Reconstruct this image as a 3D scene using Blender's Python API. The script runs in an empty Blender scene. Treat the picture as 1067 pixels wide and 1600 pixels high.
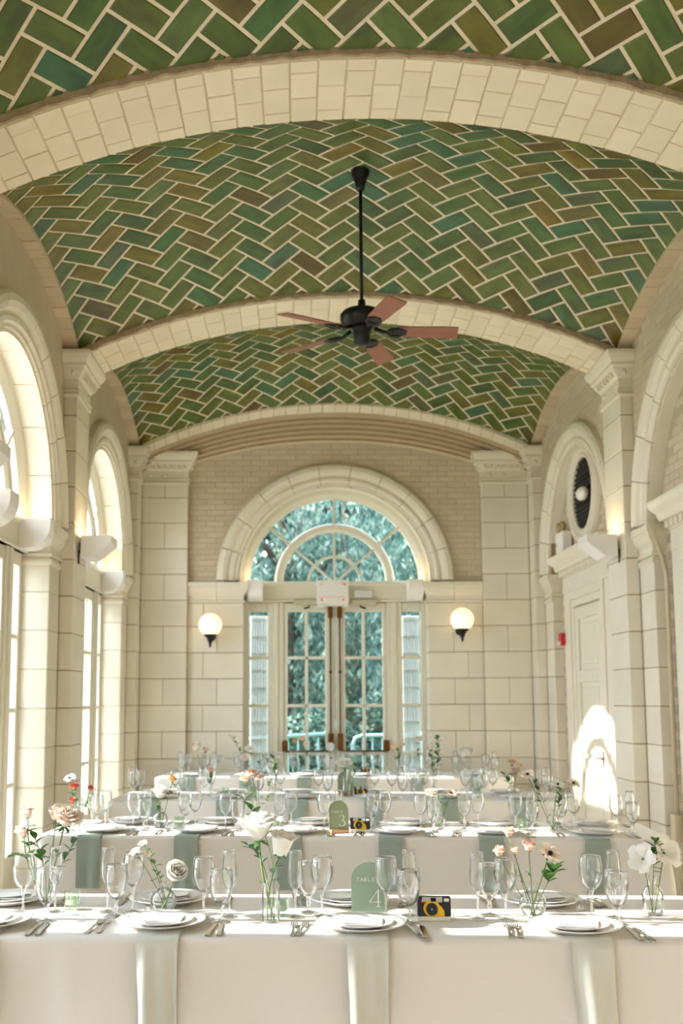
import bpy, math, random
from math import sin, cos, pi, sqrt, radians, atan2, tan, hypot
from mathutils import Vector, Matrix
random.seed(7)
SC = bpy.context.scene
COL = SC.collection

# ------------------------------------------------------------------ camera
CAM_P = Vector((-0.4057, 0.0, 1.56))
yaw, pitch, roll, FPX = 0.0079, 0.1179, -0.0034, 1638.88
fwd = Vector((sin(yaw)*cos(pitch), cos(yaw)*cos(pitch), sin(pitch)))
rt0 = Vector((cos(yaw), -sin(yaw), 0)); up0 = rt0.cross(fwd)
rt = cos(roll)*rt0 + sin(roll)*up0; up = -sin(roll)*rt0 + cos(roll)*up0
cd = bpy.data.cameras.new('camera'); cam = bpy.data.objects.new('camera', cd); COL.objects.link(cam)
M = Matrix.Identity(4)
for i in range(3):
    M[i][0], M[i][1], M[i][2], M[i][3] = rt[i], up[i], -fwd[i], CAM_P[i]
cam.matrix_world = M
cd.sensor_fit = 'VERTICAL'; cd.sensor_height = 36.0; cd.sensor_width = 24.0
cd.lens = FPX/1600*36
cd.shift_x = (533.5-481.8)/1600; cd.shift_y = (898.5-800)/1600
cd.clip_start = 0.05; cd.clip_end = 300
cd.dof.use_dof = True; cd.dof.focus_distance = 4.05; cd.dof.aperture_fstop = 3.2
SC.camera = cam

# ------------------------------------------------------------------ light
SUN_DIR = Vector((5.07, -0.26, -2.45)).normalized()
SUN_E, SKY_E, EXPO = 8.5, 4.7, 1.14
sl = bpy.data.lights.new('sun', 'SUN'); sl.energy = SUN_E; sl.angle = radians(0.6); sl.color = (1.0, 0.96, 0.90)
so = bpy.data.objects.new('sun', sl); COL.objects.link(so)
so.rotation_euler = SUN_DIR.to_track_quat('-Z', 'Y').to_euler(); so.location = (-12, 8, 9)
wd = bpy.data.worlds.new('world'); SC.world = wd; wd.use_nodes = True
wn = wd.node_tree.nodes; wl = wd.node_tree.links; wn.clear()
wo = wn.new('ShaderNodeOutputWorld'); bg = wn.new('ShaderNodeBackground')
tc = wn.new('ShaderNodeTexCoord'); sx = wn.new('ShaderNodeSeparateXYZ'); rp = wn.new('ShaderNodeValToRGB')
wl.new(tc.outputs['Generated'], sx.inputs[0]); wl.new(sx.outputs['Z'], rp.inputs[0])
e = rp.color_ramp.elements
e[0].position = 0.0; e[0].color = (0.88, 0.93, 1.0, 1); e[1].position = 0.7; e[1].color = (0.62, 0.76, 0.95, 1)
wl.new(rp.outputs[0], bg.inputs['Color']); bg.inputs['Strength'].default_value = SKY_E
wl.new(bg.outputs[0], wo.inputs[0])
SC.view_settings.view_transform = 'Standard'; SC.view_settings.look = 'None'
SC.view_settings.gamma = 1.0; SC.view_settings.use_curve_mapping = False
SC.view_settings.exposure = EXPO
SC.cycles.max_bounces = 14; SC.cycles.diffuse_bounces = 6; SC.cycles.glossy_bounces = 8
SC.cycles.transmission_bounces = 8; SC.cycles.transparent_max_bounces = 64
SC.cycles.caustics_reflective = False; SC.cycles.caustics_refractive = False
SC.cycles.sample_clamp_indirect = 6.0; SC.cycles.use_denoising = True

# ------------------------------------------------------------------ materials
def lin(c):
    return tuple((x/255/12.92 if x/255 <= .04045 else ((x/255+.055)/1.055)**2.4) for x in c)
MATS = {}
def node_mat(name):
    m = bpy.data.materials.new(name); m.use_nodes = True; MATS[name] = m
    nt = m.node_tree; b = nt.nodes['Principled BSDF']
    return m, nt, b
def mat(name, rgb, rough=.6, metal=0., var=0., noise=0., nscale=6., bump=0., bscale=60., spec=.5, sheen=0., rgb2=None, emit=None, estr=0.):
    """var: per-object brightness variation; noise: mottling inside the object towards rgb2"""
    m, nt, b = node_mat(name); N, L = nt.nodes, nt.links
    b.inputs['Roughness'].default_value = rough; b.inputs['Metallic'].default_value = metal
    b.inputs['Specular IOR Level'].default_value = spec
    if sheen: b.inputs['Sheen Weight'].default_value = sheen
    c = lin(rgb)+(1,)
    b.inputs['Base Color'].default_value = c
    out = None
    if noise or bump:
        t = N.new('ShaderNodeTexCoord')
    if noise:
        n = N.new('ShaderNodeTexNoise'); n.inputs['Scale'].default_value = nscale; n.inputs['Detail'].default_value = 4
        L.new(t.outputs['Object'], n.inputs['Vector'])
        mx = N.new('ShaderNodeMix'); mx.data_type = 'RGBA'
        mr = N.new('ShaderNodeMapRange'); mr.inputs[1].default_value = .35; mr.inputs[2].default_value = .75
        mr.inputs[3].default_value = 0; mr.inputs[4].default_value = noise
        L.new(n.outputs['Fac'], mr.inputs[0]); L.new(mr.outputs[0], mx.inputs[0])
        mx.inputs[6].default_value = c; mx.inputs[7].default_value = lin(rgb2 or tuple(x*.7 for x in rgb))+(1,)
        out = mx.outputs[2]
    if var:
        oi = N.new('ShaderNodeObjectInfo'); hs = N.new('ShaderNodeHueSaturation')
        mr = N.new('ShaderNodeMapRange'); mr.inputs[3].default_value = 1-var; mr.inputs[4].default_value = 1+var*.6
        L.new(oi.outputs['Random'], mr.inputs[0]); L.new(mr.outputs[0], hs.inputs['Value'])
        if out: L.new(out, hs.inputs['Color'])
        else: hs.inputs['Color'].default_value = c
        out = hs.outputs[0]
    if out: L.new(out, b.inputs['Base Color'])
    if bump:
        n2 = N.new('ShaderNodeTexNoise'); n2.inputs['Scale'].default_value = bscale; n2.inputs['Detail'].default_value = 3
        L.new(t.outputs['Object'], n2.inputs['Vector'])
        bp = N.new('ShaderNodeBump'); bp.inputs['Strength'].default_value = bump; bp.inputs['Distance'].default_value = .01
        L.new(n2.outputs['Fac'], bp.inputs['Height']); L.new(bp.outputs[0], b.inputs['Normal'])
    if emit:
        b.inputs['Emission Color'].default_value = lin(emit)+(1,); b.inputs['Emission Strength'].default_value = estr
    return m
def thin_glass(name, tint=(.985, .99, .99), edge=(.93, .95, .95), refl=.95, blend=.12, base=.015, gain=.55):
    m, nt, b = node_mat(name); N, L = nt.nodes, nt.links
    N.remove(b); o = [n for n in N if n.type == 'OUTPUT_MATERIAL'][0]
    lw = N.new('ShaderNodeLayerWeight'); lw.inputs[0].default_value = .25
    cr = N.new('ShaderNodeValToRGB'); cr.color_ramp.elements[0].color = tint+(1,); cr.color_ramp.elements[0].position = .45
    cr.color_ramp.elements[1].color = edge+(1,); cr.color_ramp.elements[1].position = .95
    tr = N.new('ShaderNodeBsdfTransparent'); gl = N.new('ShaderNodeBsdfGlossy'); gl.inputs['Roughness'].default_value = .02
    gl.inputs['Color'].default_value = (refl, refl, refl, 1)
    fr = N.new('ShaderNodeLayerWeight'); fr.inputs[0].default_value = blend
    mx = N.new('ShaderNodeMixShader'); ma = N.new('ShaderNodeMath'); ma.operation = 'MULTIPLY_ADD'; ma.inputs[1].default_value = gain; ma.inputs[2].default_value = base
    L.new(lw.outputs['Facing'], cr.inputs[0]); L.new(cr.outputs[0], tr.inputs['Color'])
    L.new(fr.outputs['Fresnel'], ma.inputs[0]); L.new(ma.outputs[0], mx.inputs[0]); L.new(tr.outputs[0], mx.inputs[1]); L.new(gl.outputs[0], mx.inputs[2])
    L.new(mx.outputs[0], o.inputs['Surface'])
    return m
def translucent(name, rgb, fac=.45, rough=.7, trans=0.):
    m, nt, b = node_mat(name); N, L = nt.nodes, nt.links
    o = [n for n in N if n.type == 'OUTPUT_MATERIAL'][0]
    b.inputs['Base Color'].default_value = lin(rgb)+(1,); b.inputs['Roughness'].default_value = rough
    t = N.new('ShaderNodeBsdfTranslucent'); t.inputs['Color'].default_value = lin(rgb)+(1,)
    mx = N.new('ShaderNodeMixShader'); mx.inputs[0].default_value = fac
    L.new(b.outputs[0], mx.inputs[1]); L.new(t.outputs[0], mx.inputs[2])
    s = mx.outputs[0]
    if trans:
        tp = N.new('ShaderNodeBsdfTransparent'); m2 = N.new('ShaderNodeMixShader'); m2.inputs[0].default_value = trans
        L.new(s, m2.inputs[1]); L.new(tp.outputs[0], m2.inputs[2]); s = m2.outputs[0]
    L.new(s, o.inputs['Surface'])
    return m
def tile_mat():
    m, nt, b = node_mat('glazed_tile'); N, L = nt.nodes, nt.links
    oi = N.new('ShaderNodeObjectInfo'); cr = N.new('ShaderNodeValToRGB'); cr.color_ramp.interpolation = 'LINEAR'
    stops = [(0, (76, 102, 52)), (.13, (102, 110, 52)), (.26, (60, 86, 44)), (.38, (98, 116, 66)), (.48, (112, 106, 42)), (.57, (70, 106, 62)),
             (.66, (92, 100, 44)), (.75, (122, 104, 44)), (.83, (66, 104, 66)), (.89, (70, 108, 80)), (.95, (96, 78, 38)), (1, (110, 106, 58))]
    els = cr.color_ramp.elements
    els[0].position, els[0].color = stops[0][0], lin(stops[0][1])+(1,)
    els[1].position, els[1].color = stops[-1][0], lin(stops[-1][1])+(1,)
    for p, c in stops[1:-1]:
        q = els.new(p); q.color = lin(c)+(1,)
    L.new(oi.outputs['Random'], cr.inputs[0])
    t = N.new('ShaderNodeTexCoord'); mp = N.new('ShaderNodeMapping'); mp.inputs['Scale'].default_value = (5, 13, 5)
    L.new(t.outputs['Object'], mp.inputs[0])
    ad = N.new('ShaderNodeVectorMath'); ad.operation = 'ADD'; L.new(mp.outputs[0], ad.inputs[0])
    cm = N.new('ShaderNodeCombineXYZ'); ml = N.new('ShaderNodeMath'); ml.operation = 'MULTIPLY'; ml.inputs[1].default_value = 91.
    L.new(oi.outputs['Random'], ml.inputs[0]); L.new(ml.outputs[0], cm.inputs[0]); L.new(ml.outputs[0], cm.inputs[2]); L.new(cm.outputs[0], ad.inputs[1])
    n = N.new('ShaderNodeTexNoise'); n.inputs['Scale'].default_value = 1.; n.inputs['Detail'].default_value = 5; L.new(ad.outputs[0], n.inputs['Vector'])
    hs = N.new('ShaderNodeHueSaturation'); mr = N.new('ShaderNodeMapRange')
    mr.inputs[1].default_value = .3; mr.inputs[2].default_value = .7; mr.inputs[3].default_value = .62; mr.inputs[4].default_value = 1.16
    L.new(n.outputs['Fac'], mr.inputs[0]); L.new(mr.outputs[0], hs.inputs['Value']); L.new(cr.outputs[0], hs.inputs['Color'])
    hs.inputs['Saturation'].default_value = 1.1
    L.new(hs.outputs[0], b.inputs['Base Color']); b.inputs['Roughness'].default_value = .3
    w = N.new('ShaderNodeTexWave'); w.wave_type = 'BANDS'; w.bands_direction = 'Y'; w.inputs['Scale'].default_value = 45; w.inputs['Distortion'].default_value = .6
    L.new(t.outputs['Object'], w.inputs['Vector'])
    bp = N.new('ShaderNodeBump'); bp.inputs['Strength'].default_value = .25; bp.inputs['Distance'].default_value = .002
    L.new(w.outputs['Fac'], bp.inputs['Height']); L.new(bp.outputs[0], b.inputs['Normal'])
    return m
def foliage_mat(name, a, b_, c, fac=.35):
    m, nt, b = node_mat(name); N, L = nt.nodes, nt.links
    o = [n for n in N if n.type == 'OUTPUT_MATERIAL'][0]
    t = N.new('ShaderNodeTexCoord'); n = N.new('ShaderNodeTexNoise'); n.inputs['Scale'].default_value = 4.2; n.inputs['Detail'].default_value = 6
    L.new(t.outputs['Object'], n.inputs['Vector'])
    cr = N.new('ShaderNodeValToRGB'); els = cr.color_ramp.elements
    els[0].position = .3; els[0].color = lin(a)+(1,); els[1].position = .75; els[1].color = lin(c)+(1,)
    q = els.new(.5); q.color = lin(b_)+(1,)
    L.new(n.outputs['Fac'], cr.inputs[0]); L.new(cr.outputs[0], b.inputs['Base Color']); b.inputs['Roughness'].default_value = .55
    tl = N.new('ShaderNodeBsdfTranslucent'); L.new(cr.outputs[0], tl.inputs['Color'])
    mx = N.new('ShaderNodeMixShader'); mx.inputs[0].default_value = fac
    L.new(b.outputs[0], mx.inputs[1]); L.new(tl.outputs[0], mx.inputs[2]); L.new(mx.outputs[0], o.inputs['Surface'])
    return m

mat('stone', (228, 221, 204), .55, var=.05, noise=.35, nscale=3, rgb2=(212, 200, 178), bump=.05, bscale=40)
mat('stone_trim', (228, 220, 202), .5, var=.03, noise=.3, nscale=4, rgb2=(210, 198, 174))
mat('mortar', (158, 136, 106), .9)
mat('brick', (206, 190, 166), .8, var=.07, noise=.3, nscale=9, rgb2=(190, 170, 142), bump=.15, bscale=80)
mat('brick_bed', (188, 172, 148), .9, noise=.3, nscale=9)
mat('plaster', (204, 190, 166), .85, noise=.5, nscale=5, rgb2=(186, 168, 142), bump=.1, bscale=50)
mat('arch_mortar', (224, 211, 186), .9)
mat('vault_mortar', (230, 216, 190), .9, noise=.4, nscale=30, rgb2=(198, 178, 146), bump=.3, bscale=120)
mat('lip_mortar', (176, 156, 126), .95, noise=.6, nscale=25, rgb2=(132, 110, 82), bump=.6, bscale=90)
mat('arch_tile', (226, 214, 188), .6, var=.06, noise=.3, nscale=6, rgb2=(214, 198, 168))
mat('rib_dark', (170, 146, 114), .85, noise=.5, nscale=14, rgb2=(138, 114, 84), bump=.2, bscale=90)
mat('rib_brick', (208, 190, 160), .75, var=.10, noise=.3, nscale=12, rgb2=(188, 166, 134), bump=.15, bscale=90)
tile_mat()
mat('paint', (222, 216, 196), .45, var=.02)
mat('paint_dull', (190, 184, 158), .5)
mat('floor', (188, 180, 170), .55, noise=.5, nscale=2, rgb2=(166, 156, 144))
mat('grass', (96, 120, 70), .9, noise=.6, nscale=1.5, rgb2=(70, 96, 52))
mat('paving', (200, 196, 188), .9, noise=.4, nscale=1)
mat('brass', (140, 88, 40), .4, metal=.8, noise=.6, nscale=20, rgb2=(70, 42, 22))
mat('brass_pale', (190, 166, 118), .35, metal=.6)
mat('bronze', (92, 66, 44), .45, metal=.7)
mat('black_metal', (18, 19, 20), .4, metal=.3)
mat('blade_wood', (148, 96, 74), .5, noise=.5, nscale=20, rgb2=(116, 70, 54))
mat('white_plastic', (236, 232, 226), .45)
mat('grey_plastic', (206, 206, 202), .45)
mat('dark', (20, 18, 16), .8)
mat('grille', (46, 40, 34), .7)
mat('red', (196, 30, 34), .4)
mat('faint_pink', (240, 206, 200), .5)
mat('coral', (238, 130, 112), .5)
mat('cloth', (226, 221, 213), .85, bump=.04, bscale=400, sheen=.2)
mat('napkin', (146, 160, 148), .5, sheen=.4, bump=.04, bscale=300)
mat('napkin_pale', (208, 210, 200), .34, sheen=.4, bump=.04, bscale=300)
mat('porcelain', (240, 238, 236), .18, spec=.6)
mat('paper', (244, 242, 240), .7)
mat('steel', (196, 190, 182), .18, metal=1.0)
mat('opal', (255, 236, 206), .4, emit=(255, 226, 186), estr=.5)
mat('bulb', (255, 224, 160), .4, emit=(255, 206, 130), estr=2)
mat('teal_metal', (136, 178, 180), .4)
mat('wood_base', (196, 150, 112), .5)
mat('sign_green', (150, 164, 132), .5)
mat('ink_white', (248, 248, 242), .6)
mat('cam_yellow', (240, 196, 30), .4); mat('cam_black', (36, 38, 48), .4); mat('cam_grey', (196, 196, 196), .4)
mat('bark', (96, 80, 62), .9, noise=.5, nscale=12)
mat('conduit', (198, 184, 156), .5)
translucent('sheer', (208, 208, 202), .42, trans=.12)
translucent('acrylic', (176, 198, 178), .35, rough=.3, trans=.22)
thin_glass('glass', edge=(.90, .925, .925), blend=.22, base=.03, gain=.8); thin_glass('glass_rim', (.96, .97, .97), (.9, .92, .92), 1., .5, .45, .5); thin_glass('glass_solid', (.97, .98, .98), (.86, .89, .89), 1., .4, .22, .6); thin_glass('pane_glass', (.97, .98, .98), (.9, .93, .93), .9, .06)  # rim glass has a bright highlight built in through a raised mirror share
thin_glass('green_glass', (.90, .965, .90), (.70, .86, .72), .9, .2)
thin_glass('water', (.97, .99, .975), (.86, .91, .88), .9, .08)
for nm, c in (('petal_white', (252, 251, 247)), ('petal_blush', (252, 242, 232)), ('petal_pink', (251, 234, 224)), ('petal_peach', (250, 224, 206)),
              ('petal_red', (222, 128, 108)), ('petal_yellow', (232, 196, 120))):
    translucent(nm, c, .35)
foliage_mat('leaf', (44, 84, 44), (72, 116, 58), (108, 146, 82)); foliage_mat('stem', (92, 124, 60), (110, 142, 72), (130, 158, 90), .1)
foliage_mat('leaf_blue', (58, 88, 76), (84, 116, 98), (112, 140, 120))
foliage_mat('willow', (44, 72, 68), (100, 132, 120), (208, 218, 196), .5)
foliage_mat('shrub', (42, 70, 64), (92, 124, 110), (186, 200, 176), .45)

# ------------------------------------------------------------------ mesh helpers
def ident(a, b, c): return (a, b, c)
class MB:
    def __init__(s, f=None, flip=False):
        s.v = []; s.f = []; s.sm = []; s.fn = f or ident; s.flip = flip
    def add(s, vs, fs, smooth=False):
        o = len(s.v); s.v += [s.fn(*p) for p in vs]
        for q in fs:
            q = tuple(o+i for i in q); s.f.append(q[::-1] if s.flip else q); s.sm.append(smooth)
        return s
    def box(s, x0, x1, y0, y1, z0, z1):
        return s.add([(x0, y0, z0), (x1, y0, z0), (x1, y1, z0), (x0, y1, z0), (x0, y0, z1), (x1, y0, z1), (x1, y1, z1), (x0, y1, z1)],
                     [(3, 2, 1, 0), (4, 5, 6, 7), (0, 1, 5, 4), (1, 2, 6, 5), (2, 3, 7, 6), (3, 0, 4, 7)])
    def cbox(s, x0, x1, y0, y1, z0, z1, c=.006):
        """box with chamfered edges"""
        c = min(c, (x1-x0)*.45, (y1-y0)*.45, (z1-z0)*.45)
        vs = []; idx = {}
        for ix, X in enumerate((x0, x1)):
            for iy, Y in enumerate((y0, y1)):
                for iz, Z in enumerate((z0, z1)):
                    for a in range(3):
                        p = [X+(c if ix == 0 else -c), Y+(c if iy == 0 else -c), Z+(c if iz == 0 else -c)]
                        p[a] = (X, Y, Z)[a]
                        idx[(ix, iy, iz, a)] = len(vs); vs.append(tuple(p))
        g = lambda i, j, k, a: idx[(i, j, k, a)]
        fs = [[g(0, 0, 0, 0), g(0, 0, 1, 0), g(0, 1, 1, 0), g(0, 1, 0, 0)], [g(1, 0, 0, 0), g(1, 1, 0, 0), g(1, 1, 1, 0), g(1, 0, 1, 0)],
              [g(0, 0, 0, 1), g(1, 0, 0, 1), g(1, 0, 1, 1), g(0, 0, 1, 1)], [g(0, 1, 0, 1), g(0, 1, 1, 1), g(1, 1, 1, 1), g(1, 1, 0, 1)],
              [g(0, 0, 0, 2), g(0, 1, 0, 2), g(1, 1, 0, 2), g(1, 0, 0, 2)], [g(0, 0, 1, 2), g(1, 0, 1, 2), g(1, 1, 1, 2), g(0, 1, 1, 2)]]
        for i in (0, 1):
            for j in (0, 1):
                fs.append([g(i, j, 0, 0), g(i, j, 1, 0), g(i, j, 1, 1), g(i, j, 0, 1)])
                fs.append([g(i, 0, j, 0), g(i, 1, j, 0), g(i, 1, j, 2), g(i, 0, j, 2)])
                fs.append([g(0, i, j, 1), g(1, i, j, 1), g(1, i, j, 2), g(0, i, j, 2)])
                for k in (0, 1):
                    fs.append([g(i, j, k, 0), g(i, j, k, 1), g(i, j, k, 2)])
        cx, cy, cz = (x0+x1)/2, (y0+y1)/2, (z0+z1)/2
        out = []
        for f in fs:      # orient outward
            a, b, d = (Vector(vs[f[k]]) for k in range(3)); n = (b-a).cross(d-a)
            ctr = sum((Vector(vs[k]) for k in f), Vector())/len(f)-Vector((cx, cy, cz))
            out.append(tuple(f) if n.dot(ctr) > 0 else tuple(f[::-1]))
        return s.add(vs, out)
    def loft(s, rings, closed=True, caps=True, smooth=False):
        n = len(rings[0]); vs = [p for r in rings for p in r]; fs = []
        for i in range(len(rings)-1):
            for j in range(n if closed else n-1):
                k = (j+1) % n
                fs.append((i*n+j, i*n+k, (i+1)*n+k, (i+1)*n+j))
        if caps and closed:
            fs.append(tuple(range(n))[::-1]); fs.append(tuple((len(rings)-1)*n+j for j in range(n)))
        return s.add(vs, fs, smooth)
    def grid(s, fn, nu, nv, smooth=True, wrap=False):
        vs = [fn(i/nu, j/nv) for j in range(nv+1) for i in range(nu+1)]
        return s.add(vs, [(j*(nu+1)+i, j*(nu+1)+i+1, (j+1)*(nu+1)+i+1, (j+1)*(nu+1)+i) for j in range(nv) for i in range(nu)], smooth)
    def lathe(s, prof, c=(0, 0, 0), seg=24, caps=True, smooth=True):
        rings = [[(c[0]+r*cos(2*pi*k/seg), c[1]+r*sin(2*pi*k/seg), c[2]+z) for k in range(seg)] for r, z in prof]
        return s.loft(rings, True, caps, smooth)
    def tube(s, pts, rad, seg=6, smooth=True):
        pts = [Vector(p) for p in pts]; rings = []
        if not hasattr(rad, '__len__'): rad = [rad]*len(pts)
        ref = Vector((0.31, 0.52, 0.79))
        for i, p in enumerate(pts):
            t = (pts[min(i+1, len(pts)-1)]-pts[max(i-1, 0)]).normalized()
            a = t.cross(ref)
            if a.length < .1: a = t.cross(Vector((1, 0, 0)))
            a.normalize(); b = t.cross(a)
            rings.append([tuple(p+rad[i]*(cos(2*pi*k/seg)*a+sin(2*pi*k/seg)*b)) for k in range(seg)])
        return s.loft(rings, True, True, smooth)
    def ball(s, c, r, seg=12, rings=8, sc=(1, 1, 1)):
        R = []
        for j in range(rings+1):
            th = pi*(j+.02)/(rings+.04)
            R.append([(c[0]+sc[0]*r*sin(th)*cos(2*pi*k/seg), c[1]+sc[1]*r*sin(th)*sin(2*pi*k/seg), c[2]-sc[2]*r*cos(th)) for k in range(seg)])
        return s.loft(R, True, True, True)
    def prism(s, poly, d0, d1):
        """poly in (a, c), extruded along the middle axis b from d0 to d1"""
        n = len(poly)
        return s.add([(a, d0, c) for a, c in poly]+[(a, d1, c) for a, c in poly],
                     [tuple(range(n)), tuple(range(2*n-1, n-1, -1))]+[((i+1) % n, i, n+i, n+(i+1) % n) for i in range(n)])
    def build(s, name, m, parent=None, at=None):
        me = bpy.data.meshes.new(name); me.from_pydata(s.v, [], s.f)
        if any(s.sm): me.polygons.foreach_set('use_smooth', s.sm)
        me.materials.append(MATS[m] if isinstance(m, str) else m); me.update()
        o = bpy.data.objects.new(name, me); COL.objects.link(o)
        if parent is not None: o.parent = parent
        if at is not None: o.location = at
        return o
def tag(o, label=None, cat=None, group=None, kind=None):
    if label: o['label'] = label
    if cat: o['category'] = cat
    if group: o['group'] = group
    if kind: o['kind'] = kind
    return o
def empty(name, loc=(0, 0, 0), rz=0., parent=None):
    o = bpy.data.objects.new(name, None); COL.objects.link(o); o.location = loc; o.rotation_euler = (0, 0, rz); o.empty_display_size = .05
    if parent is not None: o.parent = parent
    return o
def struct(o, label, cat): return tag(o, label, cat, None, 'structure')
def copy_tree(o, parent=None):
    c = o.copy(); COL.objects.link(c)
    if parent is not None: c.parent = parent
    for ch in o.children: copy_tree(ch, c)
    return c

# ------------------------------------------------------------------ room dimensions
W = 2.343            # half width to the wall faces
PJ = .11             # pilaster projection
PITCH = 3.29         # bay length
YC = 7.01            # centre of the middle bay
BAYS = [YC-3*PITCH, YC-2*PITCH, YC-PITCH, YC, YC+PITCH]     # last two and part of the third are in view
PIERS = [b+PITCH/2 for b in BAYS[:-1]]
YE = 12.06           # end wall face
ZS = 2.92            # spring line of the window arches
RA = 1.13            # arch opening radius
HW = 1.06            # jamb half width
COURSE, C0 = .298, 1.20
CR = 5.1             # transverse arch radius
def zs(x): return 4.88-(CR-sqrt(max(CR*CR-x*x, 0)))
RR = 3.22
def zr(y): return 4.74-(RR-sqrt(RR*RR-y*y))
RAx = (2.25**2+.495**2)/(2*.495); RBy = (1.41**2+.34**2)/(2*.34)
def zf(x, y):
    x = max(-2.25, min(2.25, x)); y = max(-1.41, min(1.41, y))
    return 4.43+(sqrt(RAx*RAx-x*x)-(RAx-.495))+(sqrt(RBy*RBy-y*y)-(RBy-.34))
def fL(s, d, z): return (-W+d, s, z)
def fR(s, d, z): return (W-d, s, z)
def fE(s, d, z): return (s, YE-d, z)
def shift(f, s0):
    return lambda s, d, z: f(s+s0, d, z)
FL = {fL: False, fR: True, fE: True}

# ------------------------------------------------------------------ floor and outside ground
mb = MB(); mb.box(-W-.35, W+.35, BAYS[0]-PITCH/2-.3, YE+.35, -.12, 0.)
struct(mb.build('floor', 'floor'), 'tan floor running under the set tables', 'floor')
mb = MB(); mb.box(-60, 60, -30, 70, -.5, -.15)
struct(mb.build('ground', 'grass'), 'green lawn outside beyond the glazed doors', 'ground')
mb = MB(); mb.box(-14, -W-.4, -12, 20, -.14, -.06)
struct(mb.build('terrace', 'paving'), 'pale paved terrace outside the tall left windows', 'terrace')

mb = MB(); mb.box(-W-.35, W+.35, BAYS[0]-PITCH/2-.3, BAYS[0]-PITCH/2, 0, 5.6)  # unseen wall, added to keep fill light off the table skirts
struct(mb.build('wall_light_blocker', 'plaster'), 'unseen light-blocking wall added behind the photographer', 'wall')

# ------------------------------------------------------------------ ceiling: tiled vaults
def clip(poly, a, b, c):          # keep a*x+b*y<=c
    out = []
    for i in range(len(poly)):
        p, q = poly[i], poly[(i+1) % len(poly)]
        dp, dq = a*p[0]+b*p[1]-c, a*q[0]+b*q[1]-c
        if dp <= 0: out.append(p)
        if dp*dq < 0:
            t = dp/(dp-dq); out.append((p[0]+t*(q[0]-p[0]), p[1]+t*(q[1]-p[1])))
    return out
def area(p): return abs(sum(p[i][0]*p[(i+1) % len(p)][1]-p[(i+1) % len(p)][0]*p[i][1] for i in range(len(p))))/2
TW = .153; GR = .0112
SXM = RAx*math.asin(2.24/RAx); SYM = RBy*math.asin(1.40/RBy)
def vault_polys():
    u = (1/sqrt(2), 1/sqrt(2)); v = (-1/sqrt(2), 1/sqrt(2)); res = []
    X0, Y0 = .10, .04
    for i in range(-60, 61):
        for j in range(-60, 61):
            k = (i-j) % 4
            if k == 0: r = (i, i+2, j, j+1); lng = u
            elif k == 3: r = (i, i+1, j, j+2); lng = v
            else: continue
            a0, a1, b0, b1 = r[0]*TW+GR, r[1]*TW-GR, r[2]*TW+GR, r[3]*TW-GR
            # centre the u-tile (0..2, 0..1) on X0
            off = ((1*u[0]+.5*v[0])*TW, (1*u[1]+.5*v[1])*TW)
            P = [(a*u[0]+b*v[0]-off[0]+X0, a*u[1]+b*v[1]-off[1]+Y0) for a, b in ((a0, b0), (a1, b0), (a1, b1), (a0, b1))]
            if max(abs(p[0]) for p in P) > SXM+.5 or max(abs(p[1]) for p in P) > SYM+.5: continue
            for c in ((1, 0, SXM), (-1, 0, SXM), (0, 1, SYM), (0, -1, SYM)):
                P = clip(P, *c)
                if len(P) < 3: break
            if len(P) >= 3 and area(P) > .0004: res.append((area(P), P, lng))
    res.sort(key=lambda t: -t[0])
    return res
VP = vault_polys()
def smap(p): return (RAx*sin(p[0]/RAx), RBy*sin(p[1]/RBy))
def tile_mesh(mbx, P, yc, origin=None, ang=0.):
    n = len(P); cx = sum(p[0] for p in P)/n; cy = sum(p[1] for p in P)/n
    ca, sa = cos(-ang), sin(-ang)
    def ring(ins, dz):
        out = []
        for p in P:
            dx, dy = p[0]-cx, p[1]-cy; l = hypot(dx, dy) or 1; k = max(0, 1-ins*1.3/l)
            x, y = smap((cx+dx*k, cy+dy*k)); q = (x, y+yc, zf(x, y)+dz)
            if origin:
                a, b = q[0]-origin[0], q[1]-origin[1]; q = (a*ca-b*sa, a*sa+b*ca, q[2]-origin[2])
            out.append(q)
        return out
    r0, r1, r2 = ring(0, .01), ring(0, -.003), ring(.005, -.007)
    mbx.add(r0+r1+r2, [tuple(2*n+i for i in range(n))[::-1]]+[(i, (i+1) % n, n+(i+1) % n, n+i) for i in range(n)]+[(n+i, n+(i+1) % n, 2*n+(i+1) % n, 2*n+i) for i in range(n)])
BAYNAME = {2: 'nearest bay at the top of the view', 3: 'middle bay around the fan', 4: 'far bay above the glazed doors'}
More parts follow.
